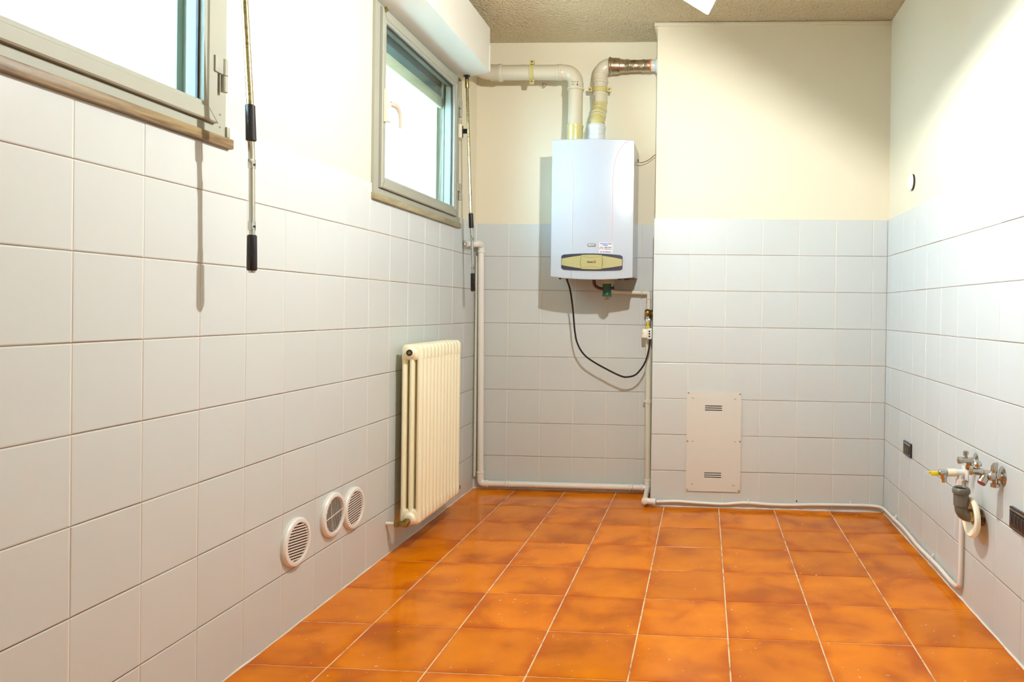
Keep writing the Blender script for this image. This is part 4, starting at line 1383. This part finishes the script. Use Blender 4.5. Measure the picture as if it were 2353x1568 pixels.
dr = thing('drain_pipe', (W, -1.665, 0.37), 'grey drain elbow through a white ring, open end up, on the right wall', 'pipe')
dx_, dy_, dz_ = 0.076, -1.668, 0.372
MB().tube([on_r(-0.004, dy_, dz_ - 0.004), on_r(0.036, dy_, dz_)] + [on_r(dx_ - 0.030, dy_, dz_)] + arc(on_r(dx_ - 0.030, dy_, dz_ + 0.030), (-1, 0, 0), (0, 0, 1), 0.030, -PI / 2, 0, 9)[1:] + [on_r(dx_, dy_, dz_ + 0.062)], 0.0225, 24).build('elbow', GREYP, dr)
MB().lathe(on_r(dx_, dy_, dz_ + 0.034), (0, 0, 1), [(0, 0.0225), (0.002, 0.0255), (0.044, 0.0260), (0.046, 0.0300), (0.056, 0.0315), (0.064, 0.0280), (0.066, 0.0255), (0.062, 0.0225), (0.040, 0.0215)], 28, cap=False).build('socket', GREYP, dr)
MB().lathe(on_r(dx_, dy_, dz_ + 0.0935), (0, 0, 1), [(0, 0.0222), (0.001, 0.0222)], 24).build('dark_bore', BLACKM, dr)
MB().lathe(on_r(0.030, dy_, dz_ - 0.006), (-1, 0.0, 0), [(0.004, 0.058), (0.000, 0.065), (0.007, 0.070), (0.016, 0.070), (0.020, 0.064), (0.016, 0.046), (0.006, 0.036), (0.004, 0.026), (0.000, 0.026)], 40, cap=False).build('ring_flange', CREAM, dr)
MB().lathe(on_r(0.037, dy_, dz_), (-1, 0, 0), [(0, 0.0232), (0.010, 0.0236), (0.012, 0.0226)], 24).build('rust_band', BRASS, dr)
MB().lathe(on_r(-0.001, dy_, dz_ - 0.006), (-1, 0, 0), [(0.002, 0.029), (0.004, 0.028), (0.018, 0.027), (0.030, 0.026)], 24).build('wall_sleeve', RUST, dr)

# ------------------------------------------------------------------ boiler cable, plug and outlet box
cb = thing('power_cable', (0.85, -0.12, 0.7), 'black boiler cable looping down to the plug by the chimney breast', 'cable')
cpts = [(0.588, -0.166, 1.2630), (0.590, -0.16, 1.25), (0.604, -0.145, 1.197), (0.618, -0.13, 1.091), (0.629, -0.12, 0.964), (0.646, -0.12, 0.889), (0.685, -0.12, 0.826), (0.745, -0.12, 0.782), (0.834, -0.12, 0.735), (0.898, -0.12, 0.706),
        (0.936, -0.12, 0.699), (0.987, -0.118, 0.713), (1.028, -0.115, 0.761), (1.049, -0.110, 0.807), (1.062, -0.105, 0.865), (1.066, -0.100, 0.922)]
MB().tube(spline(cpts, 6), 0.0052, 10).build('cord', BLACK, cb)
pl = thing('plug_adapter', (1.05, -0.07, 0.94), 'white plug adapter with three holes at the end of the black cable', 'plug')
MB().box(1.050, 1.079, -0.108, -0.078, 0.920, 0.984, bev=0.005).build('block', WHITE, pl)
MB().box(1.020, 1.052, -0.098, -0.070, 0.926, 0.980, bev=0.006).build('rear_block', CREAM, pl)
for z in (0.966, 0.952, 0.937):
    MB().lathe((1.064, -0.1082, z), (0, -1, 0), [(0, 0.0052), (0.0008, 0.0048)], 12).build('socket_hole', BLACKM, pl)
MB().lathe((1.0245, -0.0982, 0.954), (0, -1, 0), [(0, 0.0022), (0.0006, 0.002)], 8).build('pin_mark', DARK, pl)
MB().box(1.046, 1.092, -0.076, -0.0535, 0.930, 0.966, bev=0.003).build('wall_socket', CREAM, pl)
tag(MB().tube(spline([(0.9815, -0.07, 1.972), (0.985, -0.055, 1.956), (1.010, -0.05, 1.958), (1.045, -0.05, 1.974), (1.070, -0.05, 1.996), (1.094, -0.05, 2.006)], 5), 0.0018, 8).build('thin_wire', COPPER),
    'thin brown wire from the boiler side to the chimney breast', 'wire')

# ------------------------------------------------------------------ pendant lamp
lp = thing('pendant_lamp', (1.271, -1.999, 2.194), 'hanging lamp with a tilted square white glass shade at the ceiling', 'lamp')
cen = Vector((1.271, -1.999, 2.194))
wv = Vector((-0.778, 0.571, 0.263)).normalized()
nv = Vector((-0.44, -0.20, -0.87))
pcv = Vector((1.373, -1.817, 2.100))
uv = (cen - pcv).normalized()
hh = (cen - pcv).length
nv = uv.cross(wv).normalized()
if nv.z > 0:
    nv = -nv
e1 = (wv - uv).normalized()
e2 = (-wv - uv).normalized()
side = hh * math.sqrt(2)
b = MB()
rings = []
for off, s, rr in ((0.0, 0.006, 0.012), (-0.003, 0.0, 0.010), (0.003, 0.0, 0.010), (0.006, 0.008, 0.010), (0.0045, 0.062, 0.010), (0.008, 0.066, 0.010)):
    po = rounded(side - 2 * s, side - 2 * s, rr, 4)
    rings.append([b.bm.verts.new(cen + e1 * x + e2 * y + nv * off) for x, y in po])
b.loft(rings)
b.build('glass_shade', FROST, lp)
bp = Vector((1.236, -2.015, 2.124))
MB().lathe(cen + nv * 0.006, bp - cen, [(0, 0.020), (0.030, 0.018), (0.034, 0.013)], 18).build('bulb_holder', WHITE, lp)
dd = (bp - cen).normalized()
MB().lathe(bp, dd, [(-0.022, 0.0075), (-0.014, 0.0125), (-0.006, 0.0158), (0.0, 0.017), (0.008, 0.0155), (0.0135, 0.010), (0.016, 0.003)], 16).build('bulb', BULB, lp)
MB().tube(spline([tuple(cen - nv * 0.004), (1.268, -2.0, 2.26), (1.266, -2.0, 2.45), (1.266, -2.0, H - 0.03)], 4), 0.0035, 8).build('flex', WHITE, lp)
MB().lathe((1.266, -2.0, H + 0.001), (0, 0, -1), [(0, 0.045), (0.010, 0.045), (0.030, 0.018), (0.034, 0.006)], 24).build('ceiling_rose', WHITE, lp)
